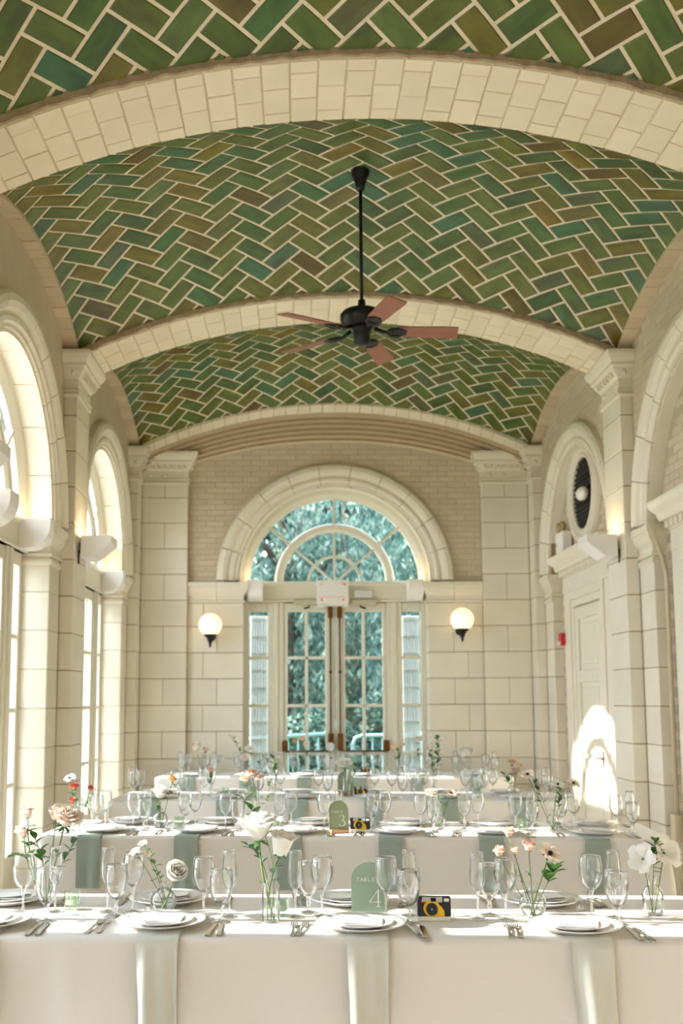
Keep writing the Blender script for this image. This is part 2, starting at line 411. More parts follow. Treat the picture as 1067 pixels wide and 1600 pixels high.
def build_vault(bi):
    yc = BAYS[bi]; shell = MB()
    nx, ny = 36, 24
    def P(i, j, up):
        x = -2.68+5.36*i/nx; y = -PITCH/2+PITCH*j/ny
        return (x, y+yc, zf(x, y)+up)
    vs = [P(i, j, 0) for j in range(ny+1) for i in range(nx+1)]+[P(i, j, .2) for j in range(ny+1) for i in range(nx+1)]
    n = nx+1; o = n*(ny+1); fs = []
    for j in range(ny):
        for i in range(nx):
            a = j*n+i; fs.append((a, a+n, a+n+1, a+1)); fs.append((o+a, o+a+1, o+a+n+1, o+a+n))
    shell.add(vs, fs, True)
    root = shell.build('ceiling', 'vault_mortar' if bi >= 2 else 'vault_mortar')
    if bi in BAYNAME: struct(root, 'green tiled vault of the '+BAYNAME[bi], 'ceiling')
    else: struct(root, 'vault behind the photographer, bay %d from the open end' % (bi+1), 'ceiling'); return
    rest = MB(); cnt = 0
    for ar, poly, lng in VP:
        ymax = max(p[1] for p in poly)
        if bi == 2 and ymax < -.6: continue             # out of sight behind the camera frame
        if cnt < 300:
            c = (sum(p[0] for p in poly)/len(poly), sum(p[1] for p in poly)/len(poly)); x, y = smap(c)
            org = (x, y+yc, zf(x, y)); ang = atan2(lng[1], lng[0])
            t = MB(); tile_mesh(t, poly, yc, org, ang)
            ob = t.build('tile', 'glazed_tile', root, org); ob.rotation_euler = (0, 0, ang); cnt += 1
        else: tile_mesh(rest, poly, yc)
    if rest.v: tag(rest.build('edge_tile', 'glazed_tile', root), 'small cut green tiles along the vault edge', kind='stuff')
for bi in range(5): build_vault(bi)

# transverse arches with cream soffit tiles
def arch_pt(x, y, dz=0.): return (x, y, zs(x)+dz)
def build_arch(yp, label, tiles=True):
    y0, y1 = yp-.245, yp+.33; N = 40; c = MB(); rings = []
    for i in range(N+1):
        x = -2.36+4.72*i/N; z = zs(x)
        rings.append([(x, y0, z+.010), (x, y1, z+.010), (x, y1, z+.32), (x, y0, z+.32)])
    c.loft(rings, True, True)
    root = struct(c.build('ceiling_arch', 'arch_mortar'), label, 'arch')
    # rough projecting lip along both edges
    lp = MB()
    for ya, yb in ((y0-.012, y0+.004), (y1-.004, y1+.012)):
        rr = []
        for i in range(81):
            x = -2.2+4.4*i/80; z = zs(x)+.022+.006*sin(i*2.3)+.004*sin(i*5.1)
            rr.append([(x, ya, z), (x, yb, z-.006), (x, yb, z+.05), (x, ya, z+.05)])
        lp.loft(rr, True, True)
    lp.build('mortar_lip', 'lip_mortar', root)
    if tiles:
        n = 30; amax = math.asin(2.2/CR); k = 0
        for i in range(n):
            t0, t1 = -amax+2*amax*i/n, -amax+2*amax*(i+1)/n; g = .0045/CR
            rows = [(0, .235), (.235, .47), (.47, .575)] if i % 2 else [(0, .105), (.105, .34), (.34, .575)]
            for a, b in rows:
                t = MB(); jj = random.uniform(-.0025, .0015)
                def pt(th, y, dz):
                    return (CR*sin(th), y, 4.88-CR+CR*cos(th)+dz)
                ya, yb = y0+a+.004, y0+b-.004
                q = [(t0+g, ya), (t1-g, ya), (t1-g, yb), (t0+g, yb)]; ce = ((t0+t1)/2, (ya+yb)/2)
                top = [pt(th, y, .013) for th, y in q]; mid = [pt(th, y, jj+.003) for th, y in q]
                bot = [pt(ce[0]+(th-ce[0])*.95, ce[1]+(y-ce[1])*.96, jj) for th, y in q]
                t.add(top+mid+bot, [(11, 10, 9, 8)]+[(m, (m+1) % 4, 4+(m+1) % 4, 4+m) for m in range(4)]+[(4+m, 4+(m+1) % 4, 8+(m+1) % 4, 8+m) for m in range(4)])
                t.build('tile', 'arch_tile', root)
    return root
for k, yp in enumerate(PIERS):
    if k < 2: build_arch(yp, 'cream transverse arch behind the photographer, number %d' % (k+1), False)
    elif k == 2: build_arch(yp, 'cream tiled arch crossing the top of the view, nearest')
    else: build_arch(yp, 'cream tiled arch crossing behind the fan')

# brick wall ribs on both sides of each bay
def build_rib(bi, side):
    yc = BAYS[bi]; s = side; N = 24; c = MB(); rings = []
    for i in range(N+1):
        y = -1.41+2.82*i/N; z = zr(y)
        rings.append([(s*(W-PJ), y+yc, z+.012), (s*(W+.05), y+yc, z+.012), (s*(W+.05), y+yc, z+.3), (s*(W-PJ), y+yc, z+.3)])
    c.loft(rings)
    where = ('left' if s < 0 else 'right')
    root = struct(c.build('ceiling_rib', 'arch_mortar'), 'curved brick rib on the %s wall of the %s' % (where, BAYNAME.get(bi, 'bay behind the photographer %d' % bi)), 'rib')
    if bi < 2: return
    n = 22; amax = math.asin(1.40/RR)
    for i in range(n):
        t0, t1 = -amax+2*amax*i/n, -amax+2*amax*(i+1)/n; g = .003/RR
        def pt(th, x, dz): return (s*x, yc+RR*sin(th), 4.74-RR+RR*cos(th)+dz)
        jj = random.uniform(-.003, .002); t = MB()
        q = [(t0+g, W-PJ-.006), (t1-g, W-PJ-.006), (t1-g, W+.002), (t0+g, W+.002)]; ce = ((t0+t1)/2, W-PJ/2)
        top = [pt(th, x, .05) for th, x in q]; mid = [pt(th, x, jj+.004) for th, x in q]
        bot = [pt(ce[0]+(th-ce[0])*.94, ce[1]+(x-ce[1])*.94, jj) for th, x in q]
        t.add(top+mid+bot, [(11, 10, 9, 8)]+[(m, (m+1) % 4, 4+(m+1) % 4, 4+m) for m in range(4)]+[(4+m, 4+(m+1) % 4, 8+(m+1) % 4, 8+m) for m in range(4)])
        t.build('brick', 'rib_brick', root)
for bi in range(5):
    for s in (-1, 1): build_rib(bi, s)

# stepped arch against the end wall
def end_arch():
    Y0 = PIERS[-1]+PITCH-.245
    c = MB(); rings = []
    for i in range(41):
        x = -2.36+4.72*i/40; z = zs(x)
        rings.append([(x, Y0, z+.03), (x, YE+.3, z+.03), (x, YE+.3, z+.6), (x, Y0, z+.6)])
    c.loft(rings); root = struct(c.build('ceiling_arch', 'lip_mortar'), 'stepped brick arch against the end wall', 'arch')
    n = 32; amax = math.asin(2.2/CR)
    for i in range(n):
        t0, t1 = -amax+2*amax*i/n, -amax+2*amax*(i+1)/n; g = .003/CR
        t = MB()
        def pt(th, y, dz): return (CR*sin(th), y, 4.90-CR+CR*cos(th)+dz)
        ya, yb = Y0-.005, Y0+.11
        q = [(t0+g, ya), (t1-g, ya), (t1-g, yb), (t0+g, yb)]
        top = [pt(th, y, .05) for th, y in q]; bot = [pt(th, y, (.006 if y < Y0+.05 else -.05)+random.uniform(-.003, .003)) for th, y in q]
        t.add(top+bot, [(7, 6, 5, 4), (0, 1, 2, 3)]+[(m, (m+1) % 4, 4+(m+1) % 4, 4+m) for m in range(4)])
        t.build('tile', 'arch_tile', root)
    steps = 11
    for k in range(steps):
        ya = Y0+.11+(YE-Y0-.11)*k/steps; yb = YE+.02; drop = .055+.275*(k+1)/steps
        r = MB(); rr = []
        for i in range(61):
            x = -2.23+4.46*i/60; z = zs(x)-drop*(1-.10*abs(x)/2.2)
            rr.append([(x, ya, z), (x, yb, z), (x, yb, z+.09), (x, ya, z+.09)])
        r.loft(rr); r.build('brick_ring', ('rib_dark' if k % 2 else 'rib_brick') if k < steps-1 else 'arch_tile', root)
end_arch()

# ------------------------------------------------------------------ walls
JOINTS = [C0+COURSE*k for k in range(-4, 10)]
def courses(z0, z1):
    zz = [z0]+[j for j in JOINTS if z0+.05 < j < z1-.05]+[z1]
    return list(zip(zz[:-1], zz[1:]))
def lathe_arc(mbx, prof, a0, a1, n=5, zc=ZS, s0=0.):
    """sweep a closed (r, d) profile along an arc"""
    rings = []
    for i in range(n+1):
        a = a0+(a1-a0)*i/n
        rings.append([(s0+r*cos(a), d, zc+r*sin(a)) for r, d in prof])
    mbx.loft(rings, True, True, False)
RINGP = [(1.13, -.02), (1.13, .018), (1.155, .022), (1.175, .040), (1.205, .044), (1.215, .030), (1.235, .034), (1.26, .062), (1.30, .078), (1.345, .072), (1.37, .05), (1.375, -.02)]
def arch_ring(f, flip, parent, n=11):
    for i in range(n):
        a0, a1 = pi*i/n+.003, pi*(i+1)/n-.003
        m = MB(f, flip); lathe_arc(m, RINGP, a0, a1, 6); m.build('voussoir', 'stone_trim', parent)
def reveal_ring(f, flip, parent, depth=.24, n=9):
    for i in range(n):
        a0, a1 = pi*i/n+.003, pi*(i+1)/n-.003
        m = MB(f, flip); lathe_arc(m, [(1.10, -depth), (1.10, -.205), (1.112, -.195), (1.112, -.06), (1.10, -.05), (1.10, -.004), (1.14, -.004), (1.14, -depth)], a0, a1, 6)
        m.build('reveal_block', 'stone', parent)
def rect_loft(mbx, s0, s1, d0, d1, prof, sides=(1, 1, 1)):
    """moulded block: rectangle grown by offset o at each height; sides = grow (s-, d+, s+)"""
    rings = []
    for o, z in prof:
        rings.append([(s0-o*sides[0], d0, z), (s1+o*sides[2], d0, z), (s1+o*sides[2], d1+o*sides[1], z), (s0-o*sides[0], d1+o*sides[1], z)])
    mbx.loft(rings)
CAPP = [(.0, 4.075), (.018, 4.078), (.018, 4.10), (.004, 4.108), (.004, 4.19), (.02, 4.205), (.05, 4.25), (.06, 4.275), (.075, 4.285), (.075, 4.31), (.10, 4.34), (.115, 4.375), (.115, 4.405)]
IMPP = [(0, 2.665), (.016, 2.668), (.016, 2.69), (.004, 2.70), (.004, 2.745), (.03, 2.78), (.045, 2.81), (.05, 2.84), (.066, 2.85), (.066, 2.90)]
def capital(f, flip, s0, s1, d1, parent, sides=(1, 1, 1)):
    m = MB(f, flip); rect_loft(m, s0, s1, -.02, d1, CAPP, sides); c = m.build('capital', 'stone_trim', parent)
    orn = MB(f, flip); n = max(2, int((s1-s0)/.075))
    for i in range(n):
        orn.ball((s0+(s1-s0)*(i+.5)/n, d1+.043, 4.232), .022, 8, 6, (.8, .8, 1.2))
        orn.box(s0+(s1-s0)*(i+1)/n-.008, s0+(s1-s0)*(i+1)/n+.004, d1+.03, d1+.06, 4.205, 4.26) if i < n-1 else None
    k = max(1, int(d1/.06))
    for i in range(k):
        for e, ok in ((s0-.043, sides[0]), (s1+.043, sides[2])):
            if ok: orn.ball((e, .02+d1*(i+.5)/k, 4.232), .022, 8, 6, (.8, .8, 1.2))
    for i in range(3):
        orn.ball((s0+(s1-s0)*(i+.5)/3, d1+.003, 4.145), .028, 8, 6, (1.3, .4, .8))
    orn.build('carved_ornament', 'stone_trim', c)
def pilaster(f, flip, s0, s1, d1, parent, split=False, sides=(1, 1, 1), detail=True, side_only=False):
    m = MB(f, flip); m.box(s0+.006, s1-.006, -.02, d1-.006, 0, 4.08); p = m.build('pilaster', 'mortar', parent)
    if not detail:
        m = MB(f, flip); m.box(s0, s1, -.02, d1, 0, 4.08); m.build('pilaster_facing', 'stone', p)
        capital(f, flip, s0, s1, d1, p, sides); return p
    for i, (a, b) in enumerate(courses(0, 4.075)):
        parts = [(s0, s1)]
        if split and i % 2: mid = (s0+s1)/2; parts = [(s0, mid), (mid, s1)]
        for pa, pb in parts:
            m = MB(f, flip); m.cbox(pa+.002, pb-.002, 0, d1, a+.003, b-.003, .005); m.build('stone_block', 'stone', p)
    m = MB(f, flip); rect_loft(m, s0, s1, -.01, d1, [(0, 4.035), (.012, 4.04), (.016, 4.055), (.012, 4.07), (0, 4.074)], sides); m.build('astragal', 'stone_trim', p)
    capital(f, flip, s0, s1, d1, p, sides)
    return p
def jamb(f, flip, sgn, parent, depth=.24, detail=True, s_out=1.40):
    a, b = (HW, s_out) if sgn > 0 else (-s_out, -HW)
    if detail:
        for z0, z1 in courses(0, 2.665):
            m = MB(f, flip); m.cbox(a+(.0 if sgn > 0 else .002), b-(.002 if sgn > 0 else 0), -depth, 0, z0+.003, z1-.003, .005); m.build('stone_block', 'stone', parent)
    else:
        m = MB(f, flip); m.box(a, b, -depth, 0, 0, 2.665); m.build('stone_facing', 'stone', parent)
    m = MB(f, flip); rect_loft(m, a, b, -depth, 0, IMPP, (1 if sgn > 0 else 0, 1, 1 if sgn < 0 else 0)); m.build('impost', 'stone_trim', parent)
    m = MB(f, flip); rect_loft(m, a, b, -depth, 0, [(0, 2.60), (.010, 2.606), (.014, 2.625), (.010, 2.645), (0, 2.65)], (1 if sgn > 0 else 0, 1, 1 if sgn < 0 else 0)); m.build('astragal', 'stone_trim', parent)
def spandrel(mbx, s0, hole=True, d0=-.30, d1=0.):
    ss = sorted(set([-PITCH/2, -1.41, -RA, RA, 1.41, PITCH/2]+[RA*cos(pi*k/40) for k in range(41)]+[-1.41+2.82*k/24 for k in range(25)]))
    for a, b in zip(ss[:-1], ss[1:]):
        if b-a < 1e-6: continue
        lo = lambda s: (ZS+sqrt(max(RA*RA-s*s, 0))) if (hole and abs(s) < RA) else 2.88
        tp = lambda s: (zr(s)+.06) if abs(s) < 1.405 else 4.75
        hi = lambda s: tp(min(max(s, -1.40), 1.40)) if (abs(a) <= 1.4101 and abs(b) <= 1.4101) else 4.75
        za, zb, ha, hb = lo(a), lo(b), hi(a), hi(b)
        v = [(s0+a, d0, za), (s0+b, d0, zb), (s0+b, d0, hb), (s0+a, d0, ha), (s0+a, d1, za), (s0+b, d1, zb), (s0+b, d1, hb), (s0+a, d1, ha)]
        mbx.add(v, [(0, 3, 2, 1), (4, 5, 6, 7), (0, 1, 5, 4), (2, 3, 7, 6)])
def brick_field(f, flip, parent, s0, s1, z0, z1, d0, d1, ok, limit=300, s_off=0., mat_='brick', vis=None):
    L_, H_ = .208, .0655; n = 0; items = []
    z = z0; row = 0
    while z < z1-.02:
        s = s0-(.104 if row % 2 else 0)
        while s < s1-.01:
            a, b, c, d = max(s, s0)+.003, min(s+L_, s1)-.003, z+.003, min(z+H_, z1)-.003
            if b-a > .02 and all(ok(p, q) for p, q in ((a, c), (b, c), (a, d), (b, d))):
                items.append((a, b, c, d))
            s += L_
        z += H_; row += 1
    items.sort(key=(lambda t: -(t[0]+t[1]) if vis is None else vis(t)))
    rest = MB(f, flip)
    for k, (a, b, c, d) in enumerate(items):
        if k < limit:
            m = MB(f, flip); m.cbox(a, b, d0, d1+random.uniform(-.0015, .0015), c, d, .003); m.build('brick', mat_, parent)
        else: rest.cbox(a, b, d0, d1, c, d, .003)
    if rest.v: tag(rest.build('brickwork', mat_, parent), kind='stuff')

def side_wall(f, name, label, hole):
    flip = FL[f]; core = MB(f, flip)
    y_lo = BAYS[0]-PITCH/2; T = -.30
    for b in BAYS: spandrel(core, b, True, T, -.002)
    core.box(y_lo, BAYS[0]-HW-.006, T, -.006, 0, 2.9)
    for a, b in zip(BAYS[:-1], BAYS[1:]): core.box(a+HW+.006, b-HW-.006, T, -.006, 0, 2.9)
    core.box(BAYS[-1]+HW+.006, YE+.3, T, -.006, 0, 4.7)
    root = struct(core.build(name, 'plaster' if hole else 'mortar'), label, 'wall')
    for k, yp in enumerate(PIERS): pilaster(f, flip, yp-.245, yp+.245, PJ, root, detail=k >= 2)
    pilaster(f, flip, PIERS[-1]+PITCH-.245, YE-.11, PJ, root, sides=(1, 1, 0))
    for k, b in enumerate(BAYS):
        g = shift(f, b)
        for sg in (-1, 1): jamb(g, flip, sg, root, .24 if hole else .12, k >= 2)
        if k >= 2:
            arch_ring(g, flip, root)
            if hole: reveal_ring(g, flip, root)
    return root
WALL_L = side_wall(fL, 'wall_left', 'left wall with tall arched windows and stone piers', True)
WALL_R = side_wall(fR, 'wall_right', 'right wall of blind brick arches and stone piers', False)

# end wall
def end_wall():
    f, flip = fE, FL[fE]; core = MB(f, flip)
    ss = sorted(set([-2.6, -RA, RA, 2.6]+[RA*cos(pi*k/48) for k in range(49)]))
    for a, b in zip(ss[:-1], ss[1:]):
        lo = lambda s: (ZS+sqrt(max(RA*RA-s*s, 0))) if abs(s) < RA+1e-6 else 2.88
        v = [(a, -.3, lo(a)), (b, -.3, lo(b)), (b, -.3, 5.0), (a, -.3, 5.0), (a, -.002, lo(a)), (b, -.002, lo(b)), (b, -.002, 5.0), (a, -.002, 5.0)]
        core.add(v, [(0, 3, 2, 1), (4, 5, 6, 7), (0, 1, 5, 4), (2, 3, 7, 6)])
    for sg in (-1, 1):
        a, b = (HW+.006, 2.6) if sg > 0 else (-2.6, -HW-.006)
        core.box(a, b, -.3, -.006, 0, 2.9)
    root = struct(core.build('wall_end', 'mortar'), 'end wall of stone and painted brick around the glazed doors', 'wall')
    for sg in (-1, 1):
        s0, s1 = (1.70, W-PJ) if sg > 0 else (-(W-PJ), -1.70)
        pilaster(f, flip, s0, s1, .11, root, split=True, sides=(1, 1, 0) if sg > 0 else (0, 1, 1))
        for i, (z0, z1) in enumerate(courses(0, 2.665)):
            cuts = [HW, 1.36, 1.70] if i % 2 else [HW, 1.52, 1.70]
            for p, q in zip(cuts[:-1], cuts[1:]):
                x0, x1 = (p, q) if sg > 0 else (-q, -p)
                m = MB(f, flip); m.cbox(x0+.002, x1-.002, -.24, .02, z0+.003, z1-.003, .005); m.build('stone_block', 'stone', root)
        for p, q, e in ((HW, 1.37, 1), (1.37, 1.70, 0)):
            x0, x1 = (p, q) if sg > 0 else (-q, -p)
            m = MB(f, flip); rect_loft(m, x0+.002, x1-.002, -.24, .02, IMPP, (e if sg > 0 else 0, 1, e if sg < 0 else 0)); m.build('impost', 'stone_trim', root)
    arch_ring(f, flip, root); reveal_ring(f, flip, root)
    bed = MB(f, flip)
    for a, b in zip(ss[:-1], ss[1:]):
        a2, b2 = max(a, -1.72), min(b, 1.72)
        lo = lambda s: (ZS+.01+sqrt(max(RA*RA-s*s, 0))) if abs(s) < RA+1e-6 else 2.88
        v = [(a2, -.02, lo(a2)), (b2, -.02, lo(b2)), (b2, -.02, 4.95), (a2, -.02, 4.95), (a2, .0005, lo(a2)), (b2, .0005, lo(b2)), (b2, .0005, 4.95), (a2, .0005, 4.95)]
        bed.add(v, [(0, 3, 2, 1), (4, 5, 6, 7), (0, 1, 5, 4), (2, 3, 7, 6)])
    bed.build('brick_bed', 'brick_bed', root)
    brick_field(f, flip, root, -1.70, 1.70, 2.905, 4.70, -.03, .004, lambda s, z: hypot(s, z-ZS) > 1.17, vis=lambda t: t[2])
end_wall()

# right wall infill: brick, door with entablature, oculus
def blind_bay(b, full):
    f, flip = shift(fR, b), True; D = -.10
    m = MB(f, flip); pts = [(RA*cos(pi*k/32), ZS+RA*sin(pi*k/32)) for k in range(33)]
    m.prism([(1.15, 0), (1.15, ZS)]+pts[1:-1]+[(-1.15, ZS), (-1.15, 0)], -.29, D-.006); panel = m.build('infill_panel', 'brick_bed', WALL_R)
    m = MB(f, flip); spandrel(m, 0., True, -.02, .0005); m.build('brick_bed', 'brick_bed', panel)
    lim = (lambda s, z: True) if full else (lambda s, z: s > -.15)
    def ok(s, z):
        if not lim(s, z): return False
        if z > ZS and hypot(s, z-ZS) > 1.135: return False
        if abs(s) < .84 and z < 3.06: return False
        return hypot(s, z-3.60) > .50 and abs(s) < 1.07
    brick_field(f, flip, panel, -1.06, 1.06, .0, 4.06, D-.03, D, ok, vis=lambda t: -t[2])
    m = MB(f, flip); rings = []
    for k in range(33):
        a = pi*k/32; rings.append([(r*cos(a), d, ZS+r*sin(a)) for r, d in ((RA-.014, -.003), (RA+.03, -.003), (RA+.03, D-.05), (RA-.014, D-.05))])
    m.loft(rings); m.build('reveal_block', 'stone', panel)
    # spandrel brick
    def ok2(s, z):
        return hypot(s, z-ZS) > 1.17 and abs(s) < 1.41 and z < zr(max(-1.4, min(1.4, s)))+.07 and (full or s > -.1)
    brick_field(f, flip, panel, -1.40, 1.40, 2.905, 4.82, -.03, .004, ok2, vis=lambda t: -t[2])
    return f
def stone_door(b, n, label):
    f, flip = shift(fR, b), True; D = -.10
    m = MB(f, flip); m.cbox(-.47, .47, D-.04, D+.0, .01, 2.49, .003); leafm = m
    root = struct(m.build('door_%d' % n, 'paint'), label, 'door')
    def rail(z0, z1, s0, s1):
        q = MB(f, flip); q.cbox(s0, s1, D-.002, D+.022, z0, z1, .004); q.build('rail', 'paint', root)
    for z0, z1 in ((.02, .25), (1.02, 1.18), (1.72, 1.84), (2.36, 2.48)): rail(z0, z1, -.35, .35)
    for s0, s1 in ((-.47, -.352), (.352, .47)): rail(.02, 2.48, s0, s1)
    for z0, z1 in ((.30, .97), (1.23, 1.67), (1.89, 2.31)):
        q = MB(f, flip); q.cbox(-.30, .30, D-.001, D+.012, z0, z1, .008); q.build('panel', 'paint', root)
    h = MB(f, flip); h.tube([(-.41, D+.02, 1.0), (-.41, D+.06, 1.0), (-.40, D+.065, 1.0), (-.29, D+.062, 1.0)], .009, 8); h.box(-.435, -.385, D+.018, D+.026, .93, 1.07)
    h.build('lever_handle', 'brass', root)
    for z in (.3, 1.25, 2.2):
        h = MB(f, flip); h.box(.464, .482, D+.0, D+.02, z-.05, z+.05); h.build('hinge', 'bronze', root)
    # surround: architrave, frieze, dentil course, cornice
    t = MB(f, flip)
    for sg in (-1, 1):
        for (a, c, d) in ((.475, .56, .03), (.56, .66, .05), (.66, .84, .035)):
            a2, c2 = (a, c) if sg > 0 else (-c, -a)
            t.cbox(a2, c2, D-.02, D+d, 0, 2.50 if a < .5 else (2.57 if a < .6 else 2.66), .004)
    t.cbox(-.56, .56, D-.02, D+.03, 2.50, 2.57, .004); t.cbox(-.66, .66, D-.02, D+.05, 2.57, 2.66, .004)
    tr = struct(t.build('trim_%d' % n, 'stone_trim'), 'moulded stone surround framing the '+label, 'door surround')
    q = MB(f, flip); q.cbox(-.84, .84, D-.02, D+.04, 2.66, 2.83, .004); q.build('frieze', 'stone', tr)
    for k in range(17):
        q = MB(f, flip); s = -.80+1.6*k/16; q.cbox(s-.03, s+.03, D+.03, D+.085, 2.84, 2.895, .004); q.build('dentil', 'stone_trim', tr)
    q = MB(f, flip); rect_loft(q, -.84, .84, D-.02, D+.05, [(0, 2.83), (.0, 2.895), (.05, 2.90), (.06, 2.92), (.07, 2.96), (.11, 3.0), (.12, 3.03), (.12, 3.055)]); q.build('cornice', 'stone_trim', tr)
    return root
def oculus(b):
    f, flip = shift(fR, b), True; D = -.10; zc = 3.60; sc = 0.
    m = MB(f, flip); prof = [(.36, D-.05), (.36, D+.03), (.385, D+.045), (.41, D+.03), (.44, D+.055), (.49, D+.06), (.515, D+.03), (.53, D-.02), (.53, D-.05)]
    rings = []
    for k in range(49):
        a = 2*pi*k/48; rings.append([(sc+r*cos(a), d, zc+r*sin(a)) for r, d in prof])
    m.loft(rings, True, False); root = m.build('oculus_vent', 'stone_trim'); tag(root, 'round stone oculus with dark grille above the panelled door', 'vent')
    g = MB(f, flip); g.prism([(sc+.37*cos(2*pi*k/40), zc+.37*sin(2*pi*k/40)) for k in range(40)], D-.003, D+.004); g.build('backing', 'dark', root)
    for k in range(15):
        z = zc-.33+.66*k/14; h = sqrt(max(.365**2-(z-zc)**2, 0))
        g = MB(f, flip); g.box(sc-h, sc+h, D+.004, D+.02, z-.008, z+.006); g.build('slat', 'grille', root)
    l = MB(f, flip); l.ball((sc-.17, D+.075, zc-.04), .115, 16, 10, (1, .5, .6)); lamp = l.build('drum_lamp', 'white_plastic'); tag(lamp, 'small white drum lamp in front of the round oculus', 'lamp')
    l = MB(f, flip); l.tube([(sc-.17, D+.0, zc-.04), (sc-.17, D+.05, zc-.04)], .02, 8); l.build('stem', 'grille', lamp)
blind_bay(BAYS[4], True); blind_bay(BAYS[3], True)
stone_door(BAYS[4], 2, 'cream panelled door under the round oculus')
stone_door(BAYS[3], 3, 'cream panelled door at the right edge')
oculus(BAYS[4])
for k in (0, 1, 2):
    f = shift(fR, BAYS[k]); m = MB(f, True); m.prism([(1.15, 0), (1.15, ZS)]+[(RA*cos(pi*q/32), ZS+RA*sin(pi*q/32)) for q in range(1, 32)]+[(-1.15, ZS), (-1.15, 0)], -.29, -.10)
    m.build('infill_panel', 'brick', WALL_R)

# ------------------------------------------------------------------ arched windows / glazed doors
def arc_poly(r0, r1, a0, a1, n=10):
    return [(r1*cos(a0+(a1-a0)*k/n), ZS+r1*sin(a0+(a1-a0)*k/n)) for k in range(n+1)]+[(r0*cos(a1+(a0-a1)*k/n), ZS+r0*sin(a1+(a0-a1)*k/n)) for k in range(n+1)]
ROWS = [(2.58, 2.06), (2.02, 1.505), (1.465, .95), (.91, .42)]
def arched_window(f, flip, n, label, kind='window'):
    D0, D1 = -.30, -.215
    fr = MB(f, flip)
    for sg in (-1, 1):
        for a, b, z1, dd in ((1.005, 1.065, 2.69, 0), (.60, .785, 2.69, .012)):
            x0, x1 = (a, b) if sg > 0 else (-b, -a)
            fr.cbox(x0, x1, D0, D1+dd, 0, z1, .006)
        # beads on the post
        x0, x1 = (.66, .725) if sg > 0 else (-.725, -.66)
        fr.cbox(x0, x1, D1+.005, D1+.03, 0, 2.69, .008)
        # sidelight rails
        x0, x1 = (.785, 1.005) if sg > 0 else (-1.005, -.785)
        fr.cbox(x0, x1, D0+.01, D1, 2.58, 2.69, .006); fr.cbox(x0, x1, D0+.01, D1, 0, .42, .006)
        for z in (2.04, 1.485, .93): fr.cbox(x0, x1, D0+.02, D1-.01, z-.018, z+.018, .005)
    fr.cbox(-1.065, 1.065, D0, D1+.03, 2.69, 2.93, .01); fr.cbox(-1.09, 1.09, D0, D1+.055, 2.885, 2.935, .01)
    fr.cbox(-1.065, 1.065, D0, D1+.045, 2.69, 2.72, .006)
    # lunette: outer ring, inner arch, small arc, bars
    lathe_arc(fr, [(1.0, D0+.02), (1.0, D1-.02), (1.03, D1), (1.06, D1+.02), (1.13, D1+.03), (1.13, D0)], 0, pi, 48)
    lathe_arc(fr, [(.605, D0+.02), (.605, D1-.01), (.63, D1+.012), (.68, D1+.02), (.70, D1), (.71, D1-.02), (.71, D0+.02)], 0, pi, 36)
    lathe_arc(fr, [(.30, D0+.03), (.30, D1-.01), (.33, D1-.01), (.33, D0+.03)], 0, pi, 24)
    def bar(a, r0, r1, w):
        c, s = cos(a), sin(a)
        q = [(r0*c-w*s, ZS+r0*s+w*c), (r1*c-w*s, ZS+r1*s+w*c), (r1*c+w*s, ZS+r1*s-w*c), (r0*c+w*s, ZS+r0*s-w*c)]
        fr.prism(q, D0+.03, D1-.008)
    for a in (radians(41), pi/2, pi-radians(41)):
        bar(a, .69, 1.02, .016); bar(a, .0, .62, .013)
    root = struct(fr.build('%s_%d' % (kind, n), 'paint'), label, 'glazed door' if kind == 'door' else 'window')
    G0, G1 = -.262, -.256
    def pane(poly):
        m = MB(f, flip); m.prism(poly, G0, G1); m.build('pane', 'pane_glass', root)
    an = [0, radians(41), pi/2, pi-radians(41), pi]
    for a0, a1 in zip(an[:-1], an[1:]):
        pane(arc_poly(.70, 1.01, a0, a1)); pane(arc_poly(.325, .61, a0, a1)); pane(arc_poly(.01, .305, a0, a1, 6))
    for sg in (-1, 1):
        x0, x1 = (.785, 1.005) if sg > 0 else (-1.005, -.785)
        for z1, z0 in ROWS: pane([(x0, z0), (x1, z0), (x1, z1), (x0, z1)])
        # door leaf
        lf = MB(f, flip); S = lambda a, b: (a, b) if sg > 0 else (-b, -a)
        for a, b in ((.004, .115), (.555, .598)):
            x0, x1 = S(a, b); lf.cbox(x0, x1, D0+.02, D1-.005, .01, 2.685, .005)
        x0, x1 = S(.113, .557)
        lf.cbox(x0, x1, D0+.02, D1-.005, 2.58, 2.685, .005); lf.cbox(x0, x1, D0+.02, D1-.005, .01, .42, .005)
        for z in (2.04, 1.485, .93): lf.cbox(x0, x1, D0+.03, D1-.012, z-.018, z+.018, .005)
        x0, x1 = S(.316, .352); lf.cbox(x0, x1, D0+.03, D1-.012, .42, 2.58, .005)
        leaf = lf.build('door_leaf', 'paint', root)
        for z1, z0 in ROWS:
            for a, b in ((.115, .316), (.352, .555)):
                x0, x1 = S(a, b); m = MB(f, flip); m.prism([(x0, z0), (x1, z0), (x1, z1), (x0, z1)], G0, G1); m.build('pane', 'pane_glass', leaf)
    return root
WL = {4: 'far left arched window next to the end wall', 3: 'tall arched window at the left edge', 2: 'tall arched window lighting the nearest table', 1: 'arched window behind the photographer', 0: 'arched window furthest behind the photographer'}
for k in range(5): arched_window(shift(fL, BAYS[k]), False, k+1, WL[k])
DOOR = arched_window(fE, True, 1, 'arched cream double doors with glass panes in the end wall', 'door')

